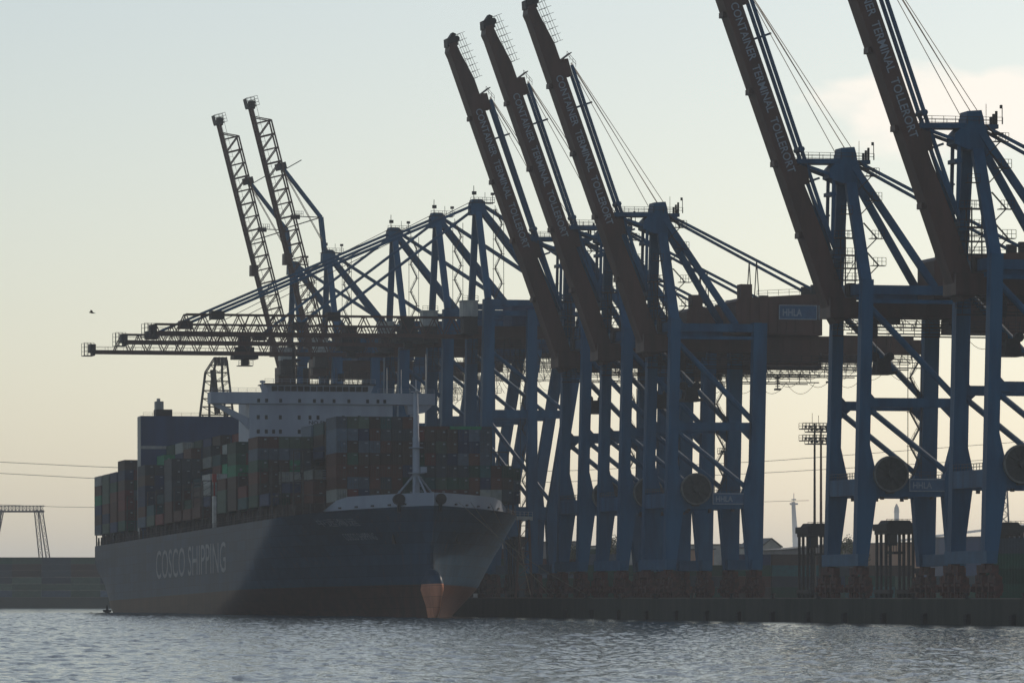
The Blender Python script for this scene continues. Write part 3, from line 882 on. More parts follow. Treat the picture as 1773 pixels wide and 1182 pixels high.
# ---------------------------------------------------------------- container ship
TRIM = 0.0135; SX = 243.0; SY = 1447.0; LS = 321.0; BH = 28.0
ship = thing('container_ship', 'loaded container ship with dark blue hull and white bridge moored at the quay', 'ship', (SX, SY, 0))
ship.rotation_euler = (-TRIM, 0, 0)
def lerp3(z, a):
    for (z0, v0), (z1, v1) in zip(a, a[1:]):
        if z <= z1: 
            t = max(0, (z - z0) / (z1 - z0)); return v0 + (v1 - v0) * t
    return a[-1][1]
def zdeck(f): return 18.4 + (max(0, f - 278) / 43.0) ** 1.3 * 1.7
def zbot(f): return 12 - 22 * f / 62.0 if f < 62 else -10.0
def stem(z): return LS + lerp3(z, [(-10, 1), (2, 0), (10, -1.0), (20, 1.5)])
def half(f, z):
    Le = lerp3(z, [(-10, 140), (-4.3, 122), (2.4, 84), (12, 56), (19, 38), (23, 35)])
    p = lerp3(z, [(-10, 1.15), (-4.3, 1.22), (2.4, 1.4), (12, 1.7), (19, 2.15), (23, 2.2)])
    u = max(0.0, min(1.0, (stem(z) - f) / Le))
    h = BH * (1 - .34 * (1 - u) - .66 * (1 - u) ** (p * 1.25))
    if f < 30: h = min(h, BH - .3 * ((30 - f) / 30) ** 2 - max(0, (14 - z)) * .25 * ((30 - f) / 30))
    return h
def hp(f, z, side, off=0.0):            # ship-local point on the shell
    h = half(f, z)
    return Vector((side * (h + off), -f, z))
fsn = [0, 4, 8, 13, 18, 24, 30, 38, 50, 62, 80, 120, 160, 180, 190, 200, 210, 218, 226, 234, 242, 250, 256, 262, 268, 274, 279, 284, 289, 294, 298, 302, 305, 308, 311, 313.5, 316, 318, 319.5, 320.6, 321.6, 322.6]
NZ = 18
hm_ = MB()
for side in (-1, 1):
    vs = []; 
    for f in fsn:
        zb = zbot(f); zd = zdeck(min(f, LS))
        for k in range(NZ):
            z = zb + (zd - zb) * k / (NZ - 1)
            ff_ = min(f, stem(z)) if f > 300 else f
            vs.append((side * half(ff_, z), -ff_, z))
    fs2 = []
    for i in range(len(fsn) - 1):
        for k in range(NZ - 1):
            a, b, c, d_ = i * NZ + k, (i + 1) * NZ + k, (i + 1) * NZ + k + 1, i * NZ + k + 1
            fs2.append((a, d_, c, b) if side > 0 else (a, b, c, d_))
    hm_.add(vs, fs2)
vs = []
for k in range(NZ):
    z = 12 + (zdeck(0) - 12) * k / (NZ - 1); vs += [(-half(0, z), 0, z), (half(0, z), 0, z)]
hm_.add(vs, [(2 * k + 1, 2 * k, 2 * k + 2, 2 * k + 3)[::-1] for k in range(NZ - 1)])
# bulbous stem
NB = 14; sec = [(292, .2, 2.5), (300, 1.3, 4.4), (308, 1.8, 5.2), (315, 1.95, 5.3), (320, 1.9, 5.0), (324, 1.7, 4.4), (327, 1.2, 3.2), (328.3, .5, 1.2)]
vs = []
for f, wv, hv in sec:
    for i in range(NB):
        t = 2 * math.pi * i / NB
        cz = 1.6 if math.sin(t) > 0 else 1.6
        hh = hv * (.95 if math.sin(t) > 0 else 1.6)
        ww = wv * (1 if math.sin(t) > -.2 else .62)
        vs.append((ww * math.cos(t), -f, cz + hh * math.sin(t)))
fb = []
for i in range(len(sec) - 1):
    for k in range(NB):
        a = i * NB + k; b = i * NB + (k + 1) % NB
        fb.append((a, b, b + NB, a + NB))
fb.append(tuple(range((len(sec) - 1) * NB, len(sec) * NB)))
hull = hm_.build('hull', 'hull', ship, fix=False, smooth=True)
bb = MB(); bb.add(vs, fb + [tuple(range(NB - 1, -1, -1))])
bb.build('bulbous_bow', 'bulb_sunlit', ship, smooth=True)
dk = MB(); vs = []; fl = []
for i, f in enumerate(fsn[:-2]):
    h = max(half(f, zdeck(f)), 0.05); vs += [(-h, -f, zdeck(f)), (h, -f, zdeck(f))]
for i in range(len(fsn) - 3): fl.append((2 * i, 2 * i + 2, 2 * i + 3, 2 * i + 1)[::-1])
dk.add(vs, fl); dk.build('deck', 'deck', ship, fix=False)
# white bulwark round the bow
bw = MB(); pts = []
for side in (-1, 1):
    seq = [303, 304.5, 306.5, 309, 312, 315, 317, 319, 320.5, 321.8, stem(20) - .02]
    ring = []
    for f in seq:
        zb = zdeck(min(f, LS)) + .02
        up = 2.9 * min(1, max(.05, (f - 303) / 4.5))
        o_ = hp(f, 19.9, side); i_ = hp(f - .3, 19.9, side, -.3)
        if f == seq[-1]: o_ = Vector((0, -f, zb)); i_ = Vector((0, -f + .3, zb))
        ring.append([(o_.x, o_.y, zb), (o_.x * 1.02, o_.y - .1, zb + up), (i_.x, i_.y, zb + up), (i_.x, i_.y, zb)])
    vs = [p for r in ring for p in r]; fs2 = []
    for i in range(len(ring) - 1):
        for k in range(4): fs2.append((4 * i + k, 4 * i + (k + 1) % 4, 4 * i + 4 + (k + 1) % 4, 4 * i + 4 + k))
    fs2 += [(0, 1, 2, 3), tuple(len(vs) - 4 + k for k in (0, 1, 2, 3))]
    bw.add(vs, fs2)
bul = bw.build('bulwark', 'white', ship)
ho = MB()
for side in (-1, 1):
    for f in (307, 310.5, 313.5, 316.3, 318.6):
        c = hp(f, 20, side, .03); z = zdeck(f) + .55
        n = Vector((side * .8, -.6, 0)).normalized(); tdir = Vector((n.y, -n.x, 0))
        ho.beam(c + Vector((0, 0, z - c.z)) - tdir * .35, c + Vector((0, 0, z - c.z)) + tdir * .35, .35, .5)
ho.build('chock', 'dark', bul)
for xx in (-7.0, 1.6):
    side = -1 if xx < 0 else 1
    f = 322.0
    while half(f, 20) < abs(xx): f -= .1
    mb = MB(); mb.tube((xx, -f + 1.0, 21.6), (xx, -f - 1.3, 21.6), 1.25, n=16); mb.tube((xx, -f - 1.3, 21.6), (xx, -f - 1.5, 21.6), .7, n=12)
    mb.box(xx - .3, xx + .3, -f - .9, -f + .5, 18.8, 20.8)
    mb.build('fairlead', 'dark', ship)
# mooring ropes hanging from the bow handled later (things of their own)
# foremast
fm = MB(); FM = -303.5
fm.tube((0, FM, 20), (0, FM, 36), .85, .8, n=12); fm.tube((0, FM, 36), (0, FM, 46.2), .72, .5, n=12)
for sx_, sy_ in ((-7.0, 1.5), (7.0, 1.5), (-2.2, -5.4), (2.8, -5.4)): fm.tube((sx_, FM + sy_, 19.6), (0, FM, 28.2), .24, n=6)
fo = fm.build('foremast', 'white', ship)
fp = MB()
fp.tube((0, FM, 27.9), (0, FM, 28.1), 1.9, n=14); fp.tube((0, FM, 33.6), (0, FM, 33.8), 1.7, n=14); fp.box(.9, 2.4, FM - .5, FM + .5, 28.1, 29.4)
fp.tube((0, FM, 46.2), (0, FM, 46.4), 1.1, n=12); fp.tube((0, FM, 46), (0, FM, 49), .1, n=5)
for z in range(21, 28): fp.box(-1.1, 1.1, FM - 1.15, FM - 1.0, z, z + .12)
fp.build('mast_platform', 'white', fo)
# bridge island
YB = -194.0
bh = MB(); bh.box(-18.4, 17.4, YB, YB + 15, 18.5, 51.6)
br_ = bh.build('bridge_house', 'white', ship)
wi = MB()
wi.prism([(-28, 50.9), (-28, 48.2), (-18.4, 44.2), (-18.4, 43.2), (-18.4, 48), (17.4, 48), (24, 47.2), (28, 49.2), (28, 50.9)][:0] + [(-28, 51.7), (-28, 48.9), (28, 48.9), (28, 51.7)], YB - .6, YB + 4.5)
wi.prism([(-27.9, 48.9), (-25.6, 48.9), (-18.42, 45.4), (-18.42, 42.6), (-20.5, 44.6)], YB + .5, YB + 1.5)
wi.prism([(21.0, 48.9), (27.6, 48.9), (25.5, 47.0), (21.6, 46.5)], YB, YB + 3.5)
wi.box(22.2, 24.2, YB + .5, YB + 2.5, 36, 46.5)
wi.build('bridge_wing', 'white', ship)
wh = MB(); wh.prism([(-13.4, 51.72), (12.2, 51.72), (13.0, 53.7), (-14.2, 53.7)], YB + 1.2, YB + 9)
w_ = wh.build('wheelhouse', 'white', ship)
wl_ = MB()
x = -12.6
while x < 11.6: wl_.box(x, x + 1.35, YB + 1.0, YB + 1.19, 52.1, 53.3); x += 1.62
wl_.build('window', 'glass', w_)
wr = MB(); wr.box(-14.6, 13.4, YB + .4, YB + 9.5, 53.72, 53.95); wr.build('roof', 'dark', w_)
wr = MB(); wr.rail((-14.4, YB + .6, 53.96), (13.2, YB + .6, 53.96), 1.1, .07, 2); wr.rail((-27.8, YB - .4, 51.7), (-14.6, YB - .4, 51.7), 1.0, .06, 2); wr.rail((13.6, YB - .4, 51.7), (27.8, YB - .4, 51.7), 1.0, .06, 2)
wr.build('railing', 'white', ship)
wx = [-16.2, -14.2, -10.7, -6.0, -2.3, -.4, 2.6, 6.3, 11.0, 13.6, 15.3]
wm = lambda x, z: MB().box(x - .36, x + .36, YB - .06, YB - .005, z - .5, z + .5).build('window', 'glass', br_)
for x in wx:
    if abs(x) < 99: MB().box(x - .36, x + .36, YB - .66, YB - .605, 49.2, 50.1).build('window', 'glass', br_)
for x in (-16.2, -14.2, -10.7, -6.0, -3.3, -1.3, 5, 9): wm(x, 45.6)
for x in (-16.2, -14.2, -12.4, -10.7, -6.0, -2.3, 4, 8): wm(x, 42.1)
lettering('NO SMOKING', lambda a, b: (-3.6 + a * 9.6, YB - .02, 43.9 + b * .9), 'dark', br_, bold=.02)
lines = MB()
for z in (47.3, 43.4, 39.9): lines.box(-18.45, 17.45, YB - .05, YB + .2, z - .05, z + .05)
lines.build('deck_edge', 'white', br_)
# masts on the wheelhouse
rm = MB(); rm.tube((-6.4, YB + 5, 53.9), (-6.4, YB + 5, 64), .6, .35, n=8)
for z, wv in ((56, 2.6), (58.5, 3.4), (61, 2.6), (63, 1.6)): rm.box(-6.4 - wv, -6.4 + wv, YB + 4.6, YB + 5.4, z, z + .2); rm.rail((-6.4 - wv, YB + 4.6, z + .2), (-6.4 + wv, YB + 4.6, z + .2), 1.0, .07, 1)
rm.box(-9.2, -4.8, YB + 4.2, YB + 4.6, 59.6, 60.1); rm.tube((-3.2, YB + 5, 53.3), (-3.2, YB + 5, 58), .9, .9, n=10)
for x in (-9, -2, 1.5, 4, 7.5): rm.tube((x, YB + 4, 53.3), (x, YB + 4, 57 + (x * 7 % 3)), .1, n=5)
rm.tube((5.3, YB + 4, 54.8), (5.3, YB + 4, 56.6), .9, n=10)
rm.build('radar_mast', 'dark', ship)
for x, zt in ((16.2, 58), (19.8, 57.6), (26.0, 61.5)):
    MB().tube((x, YB + 1, 50.9), (x, YB + 1, zt), .16, .1, n=6).build('antenna', 'white2', ship)
sl_ = MB(); sl_.box(-15.4, -14.9, YB - .4, YB + .1, 51, 54.6); sl_.box(-15.8, -14.5, YB - .5, YB, 54.0, 54.5); sl_.build('searchlight', 'white', ship)
# engine casing
YC = -76.4
cz = MB(); cz.box(-26.6, 5.0, YC, YC + 5.4, 18.5, 51.4)
c_ = cz.build('engine_casing', 'casing', ship)
cw = MB(); cw.box(-26.75, -26.61, YC + .1, YC + 5.3, 19, 51.3); cw.box(-26.7, 5.1, YC - .15, YC - .01, 42.6, 43.4); cw.build('casing_side', 'grey_box', c_)
fn = MB(); fn.box(-22.4, -18.0, YC + 1, YC + 5, 51.42, 53.2); fn.build('funnel_base', 'dark', c_)
fn = MB(); fn.box(-22.3, -20.2, YC + 1.8, YC + 4.4, 53.2, 55.4); fn.tube((-21.3, YC + 3.6, 55.4), (-21.3, YC + 3.6, 56.2), .5, n=8); fn.build('exhaust_pipe', 'grey_box', c_)
ap_ = MB()
for x in (-4, -3.3, -2.1, -1.2): ap_.box(x, x + .5, YC + 1, YC + 2, 51.42, 52.2 + (x * 3 % 1.2))
ap_.rail((-26, YC + .2, 51.42), (5, YC + .2, 51.42), .9, .06, 2.5); ap_.build('roof_fitting', 'dark', c_)
# deck fittings
for side in (-1, 1):
    rp = MB()
    f = 2
    while f < 300:
        a = hp(f, 18.2, side, -.15); b = hp(min(f + 6, 300), 18.2, side, -.15)
        a.z = zdeck(f); b.z = zdeck(f + 6)
        rp.rail(a, b, 1.1, .06, 1.5)
        if side < 0: rp.box(a.x + .5, a.x + .9, a.y - .3, a.y + .3, a.z, a.z + 1.8 + (f * 7 % 3) * .25)
        f += 6
    rp._build('deck_railing', 'dark', ship)
gt = MB(); gt.box(-27.7, -26.9, YB - 1.6, YB - .4, 18.4, 26.2); gt.build('ladder_tower', 'white2', ship)
gt = MB(); gt.tube((-27.3, YB - 1, 26.2), (-27.3, YB - 1, 30), .2, n=6); gt.box(-27.8, -26.8, YB - 1.4, YB - .6, 29.6, 31.6); gt.build('signal_lamp', 'red', ship)
vp = MB(); vp.tube((-27, -30, 18.4), (-27, -30, 23.2), .55, .5, n=10); vp.tube((-27, -30, 23.2), (-27, -30, 24.2), .95, .7, n=12); vp.build('ventilator', 'grey_box', ship)
# writing on the hull
lettering('COSCO SHIPPING', lambda a, b: (-BH - .04, -(110 + a * 105), 7.3 + b * 7.4), 'mark', hull, bold=.0)
for ln_, fa, fb_, z0, hgt in (('中远海运', 297.5, 308.0, 16.0, 1.7), ('COSCO SHIPPING', 301, 309.0, 12.9, 1.5)):
    try:
        def fnn(a, b, fa=fa, fb_=fb_, z0=z0, hgt=hgt):
            z = z0 + b * hgt; f = fa + a * (fb_ - fa)
            p = hp(f, z, -1, .05); return (p.x, p.y - .06, p.z)
        lettering(ln_, fnn, 'letter', hull, bold=.0)
    except Exception as e: print('lettering', e)
for f in (313.0,):
    for side in (-1, 1):
        c = hp(f, 13.5, side, .1)
        an = MB(); an.beam(c + Vector((0, 0, 1.4)), c + Vector((0, 0, -1.2)), .5, .5); an.beam(c + Vector((-side * .6, 1.2, -1.3)), c + Vector((side * .3, -1.4, -1.3)), .5, .7)
        an.build('anchor', 'dark', ship)

# ---------------------------------------------------------------- containers
CCOL = {'rust brown': (0.0806, 0.0338, 0.0247), 'dark red': (0.1235, 0.0260, 0.0234), 'dark green': (0.0156, 0.0598, 0.0403), 'bright green': (0.0104, 0.2210, 0.1105), 'navy blue': (0.0156, 0.0338, 0.0832), 'grey blue': (0.0676, 0.1014, 0.1404), 'pale grey': (0.2470, 0.2665, 0.2470), 'teal': (0.0182, 0.0806, 0.0884), 'grey green': (0.0598, 0.0962, 0.0715), 'brown': (0.0520, 0.0377, 0.0312), 'slate': (0.0338, 0.0494, 0.0624), 'white': (0.4680, 0.4810, 0.4550)}
CNAMES = list(CCOL)
CWT = [20, 6, 15, 5, 14, 8, 5, 8, 6, 14, 10, 1]
def cont_mat(nm, c):
    m = bpy.data.materials.new('container_' + nm.replace(' ', '_'))
    m.use_nodes = True; nt = m.node_tree; b = nt.nodes['Principled BSDF']
    b.inputs['Roughness'].default_value = .6; b.inputs['Specular IOR Level'].default_value = .08
    t = nt.nodes.new('ShaderNodeTexCoord'); oi = nt.nodes.new('ShaderNodeObjectInfo')
    n = nt.nodes.new('ShaderNodeTexNoise'); n.inputs['Scale'].default_value = .9; n.inputs['Detail'].default_value = 5
    va = nt.nodes.new('ShaderNodeVectorMath'); va.operation = 'ADD'
    nt.links.new(t.outputs['Object'], va.inputs[0]); nt.links.new(oi.outputs['Location'], va.inputs[1]); nt.links.new(va.outputs[0], n.inputs['Vector'])
    r = nt.nodes.new('ShaderNodeValToRGB'); r.color_ramp.elements[0].position = .32; r.color_ramp.elements[1].position = .6
    r.color_ramp.elements[0].color = (*[v * .7 + .008 for v in c], 1); r.color_ramp.elements[1].color = (*c, 1)
    nt.links.new(n.outputs['Fac'], r.inputs['Fac'])
    hs = nt.nodes.new('ShaderNodeHueSaturation'); mr_ = nt.nodes.new('ShaderNodeMapRange')
    mr_.inputs['To Min'].default_value = .72; mr_.inputs['To Max'].default_value = 1.3
    nt.links.new(oi.outputs['Random'], mr_.inputs['Value']); nt.links.new(mr_.outputs['Result'], hs.inputs['Value'])
    nt.links.new(r.outputs['Color'], hs.inputs['Color']); nt.links.new(hs.outputs['Color'], b.inputs['Base Color'])
    w1 = nt.nodes.new('ShaderNodeTexWave'); w1.bands_direction = 'Y'; w1.inputs['Scale'].default_value = 1.1; w1.wave_profile = 'SIN'
    w2 = nt.nodes.new('ShaderNodeTexWave'); w2.bands_direction = 'X'; w2.inputs['Scale'].default_value = 1.1
    nt.links.new(t.outputs['Object'], w1.inputs['Vector']); nt.links.new(t.outputs['Object'], w2.inputs['Vector'])
    ad = nt.nodes.new('ShaderNodeMath'); nt.links.new(w1.outputs['Fac'], ad.inputs[0]); nt.links.new(w2.outputs['Fac'], ad.inputs[1])
    bp = nt.nodes.new('ShaderNodeBump'); bp.inputs['Strength'].default_value = .6; bp.inputs['Distance'].default_value = .05
    nt.links.new(ad.outputs[0], bp.inputs['Height']); nt.links.new(bp.outputs['Normal'], b.inputs['Normal'])
    return m
CM = {k: cont_mat(k, v) for k, v in CCOL.items()}
CW, CH, CLn = 2.44, 2.72, 12.15
def cont_box(mb, x, y, z):               # y = front face (towards -Y), detailed shell with recessed panels
    h = CW / 2; e = .12; dpt = .07
    mb.box(x - h + dpt, x + h - dpt, y + dpt, y + CLn - dpt, z + dpt, z + CH - .03)
    for xx in (x - h, x + h - e):
        for yy in (y, y + CLn - e): mb.box(xx, xx + e, yy, yy + e, z, z + CH)
    for zz_ in (z, z + CH - e):
        for xx in (x - h, x + h - e): mb.box(xx, xx + e, y + e, y + CLn - e, zz_, zz_ + e)
        for yy in (y, y + CLn - e): mb.box(x - h + e, x + h - e, yy, yy + e, zz_, zz_ + e)
def cont_mesh(kind, col):
    mb = MB(); cont_box(mb, 0, 0, 0)
    if kind == 'door':
        mb.box(-.04, .04, 0.0, .068, .13, CH - .13)
        mb.cur = 1
        for x in (-.85, -.35, .35, .85): mb.tube((x, -.02, .15), (x, -.02, CH - .15), .035, n=5)
        for x in (-.6, .6): mb.box(x - .3, x + .3, -.03, .03, 1.15, 1.22)
        mb.cur = 2; mb.box(.35, .95, .03, .068, 1.9, 2.25)
    if kind == 'star':
        mb.cur = 2
        for i in range(4):
            t = math.pi * i / 4
            mb.beam((-.38 * math.cos(t), .04, 1.5 - .38 * math.sin(t)), (.38 * math.cos(t), .04, 1.5 + .38 * math.sin(t)), .13, .05)
    if kind == 'plain':
        mb.cur = 2; mb.box(.2, .9, .05, .068, 2.15, 2.35)
    o = mb.build('container', [CM[col], 'rail', 'letter'])
    me = o.data; bpy.data.objects.remove(o)
    return me
CMESH = {}
def cmesh(kind, col):
    if (kind, col) not in CMESH: CMESH[(kind, col)] = cont_mesh(kind, col)
    return CMESH[(kind, col)]
def pick_color(): return random.choices(CNAMES, CWT)[0]

# bays on the ship: (front face as distance forward of the stern, description)
bays = []
f = 301.0
fw = []
for i in range(7): fw.append(f - i * 14.4)
md = [178.0 - i * 14.4 for i in range(7)]
af = [56.5 - 14.4 * i for i in range(4)]
for i, f in enumerate(fw): bays.append((f, 'fwd', i))
for i, f in enumerate(md): bays.append((f, 'mid', i))
for i, f in enumerate(af): bays.append((f, 'aft', i))
NC = 22; CP = 2.545
def colx(c): return (c - (NC - 1) / 2) * CP
def tiers(zone, i, c):
    t = 215 + 28 + colx(c)
    if zone == 'fwd':
        if i == 0:
            if t < 224: return 0
            if t < 243: return 7
            if t < 261.5: return 6
            if t < 267: return 3
            return 0
        if i == 1: return 0 if c < 3 else 2 if c < 5 else 7 if t < 243 else 6 if t < 262 else 3
        if i == 2: return [1, 1, 2, 2, 3][c] if c < 5 else 7 if t < 243 else 6 if t < 264 else 3
        if i == 3: return 6 if t < 229 else 6 if c == 6 else 7
        if i == 4: return 2 if c == 0 else 6 if t < 234 else 7
        if i == 5: return 6 if t < 237 else 7
        if i == 6: return 3 if c == 0 else 6 if t < 241 else 7
    if zone == 'mid':
        r = {0: [1, 4, 4, 5, 7], 1: [1, 3, 4, 6, 7], 2: [1, 2, 4, 7, 8], 3: [6, 6, 7, 7, 8], 4: [1, 2, 5, 7, 8], 5: [2, 3, 5, 8, 8], 6: [6, 6, 7, 8, 8]}[i]
        return r[c] if c < 5 else 8
    if zone == 'aft':
        if c < 2: return [7, 6, 6, 6][i]
        return [7, 6, 7, 6][i]
def base_z(zone, f): return 21.4 if zone != 'fwd' else 21.7
H = {}
for b, (f, zone, i) in enumerate(bays):
    for c in range(NC): H[(b, c)] = tiers(zone, i, c)
conts = []
for b, (f, zone, i) in enumerate(bays):
    for c in range(NC):
        for k in range(H[(b, c)]):
            hN = H[(b - 1, c)] if b and bays[b - 1][1] == zone else 0
            hL = H[(b, c - 1)] if c else 0
            hR = H[(b, c + 1)] if c < NC - 1 else 0
            if c > 1 and c < NC - 2 and k < H[(b, c)] - 2 and k < hN and k < hL + 1 and k < hR + 1 and not (hN == 0): continue
            if hN == 0 and zone != 'fwd' and c > 14 and k < 4: continue
            conts.append([b, c, k])
def proj(x, y, z):
    X, Y, Z = SX + x, SY + y, z - TRIM * y
    yc = Y * CT + X * ST; xc = X * CT - Y * ST
    return 886 + 9000 * xc / yc, 1031 - 9000 * (Z - 4.5) / yc
import numpy as np
W0, H0, WW, HH = 150, 690, 760, 270
buf = np.full((HH, WW), -1, int)
order = sorted(range(len(conts)), key=lambda q: (bays[conts[q][0]][0], -conts[q][1], conts[q][2]))
def fillq(pts, idv):
    xs = [p[0] - W0 for p in pts]; ys = [p[1] - H0 for p in pts]
    x0, x1 = max(0, int(min(xs))), min(WW - 1, int(max(xs)) + 1); y0, y1 = max(0, int(min(ys))), min(HH - 1, int(max(ys)) + 1)
    if x1 < x0 or y1 < y0: return
    gx, gy = np.meshgrid(np.arange(x0, x1 + 1) + .5, np.arange(y0, y1 + 1) + .5)
    s1 = np.ones(gx.shape, bool); s2 = np.ones(gx.shape, bool)
    for j in range(4):
        ax, ay = xs[j], ys[j]; bx, by = xs[(j + 1) % 4], ys[(j + 1) % 4]
        cr = (bx - ax) * (gy - ay) - (by - ay) * (gx - ax)
        s1 &= cr >= 0; s2 &= cr <= 0
    sub_ = buf[y0:y1 + 1, x0:x1 + 1]; sub_[s1 | s2] = idv
for q in order:
    b, c, k = conts[q]; f, zone, i = bays[b]
    x = colx(c); y0 = -f; z0 = base_z(zone, f) + k * CH; h = CW / 2
    fillq([proj(x - h, y0, z0), proj(x + h, y0, z0), proj(x + h, y0, z0 + CH), proj(x - h, y0, z0 + CH)], q)
    fillq([proj(x - h, y0, z0), proj(x - h, y0 + CLn, z0), proj(x - h, y0 + CLn, z0 + CH), proj(x - h, y0, z0 + CH)], q)
# the bridge and casing hide nothing in front of them; count visible pixels
cnt = np.bincount(buf[buf >= 0].ravel(), minlength=len(conts))
rank = sorted(range(len(conts)), key=lambda q: -cnt[q])
single = set(rank[:285])
ORD = ['first', 'second', 'third', 'fourth', 'fifth', 'sixth', 'seventh', 'eighth', 'ninth', 'tenth', 'eleventh', 'twelfth', 'thirteenth', 'fourteenth', 'fifteenth', 'sixteenth', 'seventeenth', 'eighteenth', 'nineteenth', 'twentieth', 'twenty-first', 'twenty-second']
ZN = {'fwd': ('foremost stack', '%s stack from the bow'), 'mid': ('first stack aft of bridge', '%s stack aft of bridge'), 'aft': ('first stack aft of casing', '%s stack aft of casing')}
rest = {}
rot = Matrix.Rotation(-TRIM, 4, 'X')
def bay_name(zone, i):
    return ZN[zone][0] if i == 0 else ZN[zone][1] % ORD[i]
mbr = MB(); rmats = [CM[k] for k in CNAMES]
colmem = {}
for q, (b, c, k) in enumerate(conts):
    f, zone, i = bays[b]
    # neighbours sometimes share a colour (blocks loaded by the same line)
    if random.random() < .3 and (b, c - 1, k) in colmem: col = colmem[(b, c - 1, k)]
    elif random.random() < .25 and (b, c, k - 1) in colmem: col = colmem[(b, c, k - 1)]
    else: col = pick_color()
    if col == 'white' and not (zone == 'mid' and i < 3): col = 'pale grey'
    if zone == 'mid' and i == 0 and c in (1, 2) and k == 3: col = 'white'
    if zone == 'mid' and 2 < c < 10 and k in (3, 4, 5) and random.random() < .3: col = 'bright green'
    colmem[(b, c, k)] = col
    p = Vector((colx(c), -f, base_z(zone, f) + k * CH))
    if q in single:
        kind = 'star' if col == 'bright green' else ('door' if random.random() < .45 else 'plain')
        o = bpy.data.objects.new('container', cmesh(kind, col)); COL.objects.link(o)
        o.location = Matrix.Translation((SX, SY, 0)) @ (rot @ p); o.rotation_euler = (-TRIM, 0, 0)
        top = H[(b, c)] - k
        vert = 'on top' if top == 1 else ('at the bottom' if k == 0 else ORD[top - 1] + ' from top')
        first = next(cc for cc in range(NC) if H[(b, cc)] > 0)
        lb = '%s container, %s column from left, %s, %s' % (col, ORD[c - first], vert, bay_name(zone, i))
        tag(o, lb, 'container', 'containers stacked on the ship')
    else:
        mbr.cur = CNAMES.index(col); h = CW / 2
        mbr.box(p.x - h, p.x + h, p.y, p.y + CLn, p.z + .02, p.z + CH - .02)
ro = mbr.build('container_pile', rmats); ro.location = (SX, SY, 0); ro.rotation_euler = (-TRIM, 0, 0)
tag(ro, 'further containers in mixed colours packed inside and behind the front faces of the ship stacks', 'containers', kind='stuff')
# hatch coamings / pedestals under the stacks and lashing bridges between them
hc = MB()
for f, zone, i in bays:
    hwv = 27.6 if f < 290 else 20.5
    if zone == 'fwd' and i == 1: hwv = 26.5
    zb_ = base_z(zone, f)
    hc.box(-hwv + 2.6, hwv - 2.6, -f + .3, -f + 11.9, zdeck(f) - .3, zb_ - .05)
    for yy in (-f + .1, -f + 11.6):
        for xx in (-hwv, -hwv + 2.2, hwv - 2.5, hwv - .3): hc.box(xx, xx + .35, yy, yy + .4, zdeck(f) - .2, zb_ - .02)
hc.build('hatch_coaming', 'deck', ship)
for f, zone, i in bays:
    lb_ = MB(); y = -f - .8
    hwv = 27.4 if f < 285 else (25.0 if f < 295 else 20.4)
    zt = 30.5 if not (zone == 'fwd' and i <= 1) else 33.5
    if zone == 'fwd' and i == 0: continue
    for x in [-hwv, -hwv + 2.2] + [-hwv + 2.2 + j * 7.6 for j in range(1, 7)] + [hwv]:
        lb_.box(x - .14, x + .14, y - .12, y + .12, zdeck(f), zt)
    for z in (23.5, 26.8, zt): lb_.box(-hwv, hwv, y - .11, y + .11, z - .12, z + .12)
    z = 20.5
    while z < zt: lb_.beam((-hwv, y, z), (-hwv + 2.2, y, z + 1.2), .1, .1); z += 1.5
    lb_.build('lashing_bridge', 'rail', ship)
# ---------------------------------------------------------------- yard and background
def px(x, s=None, yc=None):
    """where a bearing meets a line along the terminal; used once to lay out the yard"""
    a = (x - 886) / 9000.0
    return s * (ST + CT * a) / (CT - ST * a)
def put_container(x, y, z, col, label, group, rz=0.0, kind='plain'):
    o = bpy.data.objects.new('container', cmesh(kind, col)); COL.objects.link(o)
    o.location = (x, y, z); o.rotation_euler = (0, 0, rz)
    return tag(o, label, 'container', group)
# far shore terminal left: stacks lying broadside
rz = math.pi / 2 - TH
def cpt(xpx, yc): return cam_pt((xpx - 886) / 9000 * yc, yc)
YF = 2150.0; names = ['second', 'third', 'fourth', 'fifth', 'sixth', 'seventh']
cols_far = ['grey green', 'slate', 'brown', 'grey green', 'slate', 'grey blue', 'grey green', 'slate', 'grey green', 'brown']
for j in range(6):
    for k in range(6):
        xx = -30 + j * 50.9
        p = cpt(xx, YF)
        col = cols_far[(j * 5 + k * 3) % 10] if not (k == 5) else ['brown', 'dark green', 'grey green', 'slate', 'grey green', 'grey green'][j]
        put_container(p[0], p[1], 4.02 + k * (CH + .02), col, '%s container on the far shore, %s layer up, %s pile from left' % (col, ORD[k], ORD[j]), 'containers stacked on the far shore', rz)
lw = MB()
for i in range(2):
    pass
# far shore travelling gantry
def lattice(mb, a, b, w, n, t=.3):
    a = Vector(a); b = Vector(b); d = (b - a); L = d.length; dn = d.normalized()
    s1 = Vector((0, 0, 1)) if abs(dn.z) < .8 else Vector((CT, -ST, 0))
    s2 = dn.cross(s1).normalized(); s1 = s2.cross(dn).normalized()
    cr = [s1 * w / 2 + s2 * w / 2, s1 * w / 2 - s2 * w / 2, -s1 * w / 2 - s2 * w / 2, -s1 * w / 2 + s2 * w / 2]
    for c in cr: mb.beam(a + c, b + c, t, t)
    for i in range(n):
        p0 = a + d * (i / n); p1 = a + d * ((i + 1) / n)
        for j in range(4):
            mb.beam(p0 + cr[j], p1 + cr[(j + 1) % 4], t * .6, t * .6)
            mb.beam(p0 + cr[j], p0 + cr[(j + 1) % 4], t * .6, t * .6)
gy = 2260.0
def gp(xpx, ypx, yc=gy): 
    p = cpt(xpx, yc); return Vector((p[0], p[1], 4.5 + (1031 - ypx) * yc / 9000))
base = cpt(40, gy)
gr = thing('yard_gantry_crane', 'hazy lattice portal crane standing beyond the far container wall at the left edge', 'crane', (base[0], base[1], 4.0))
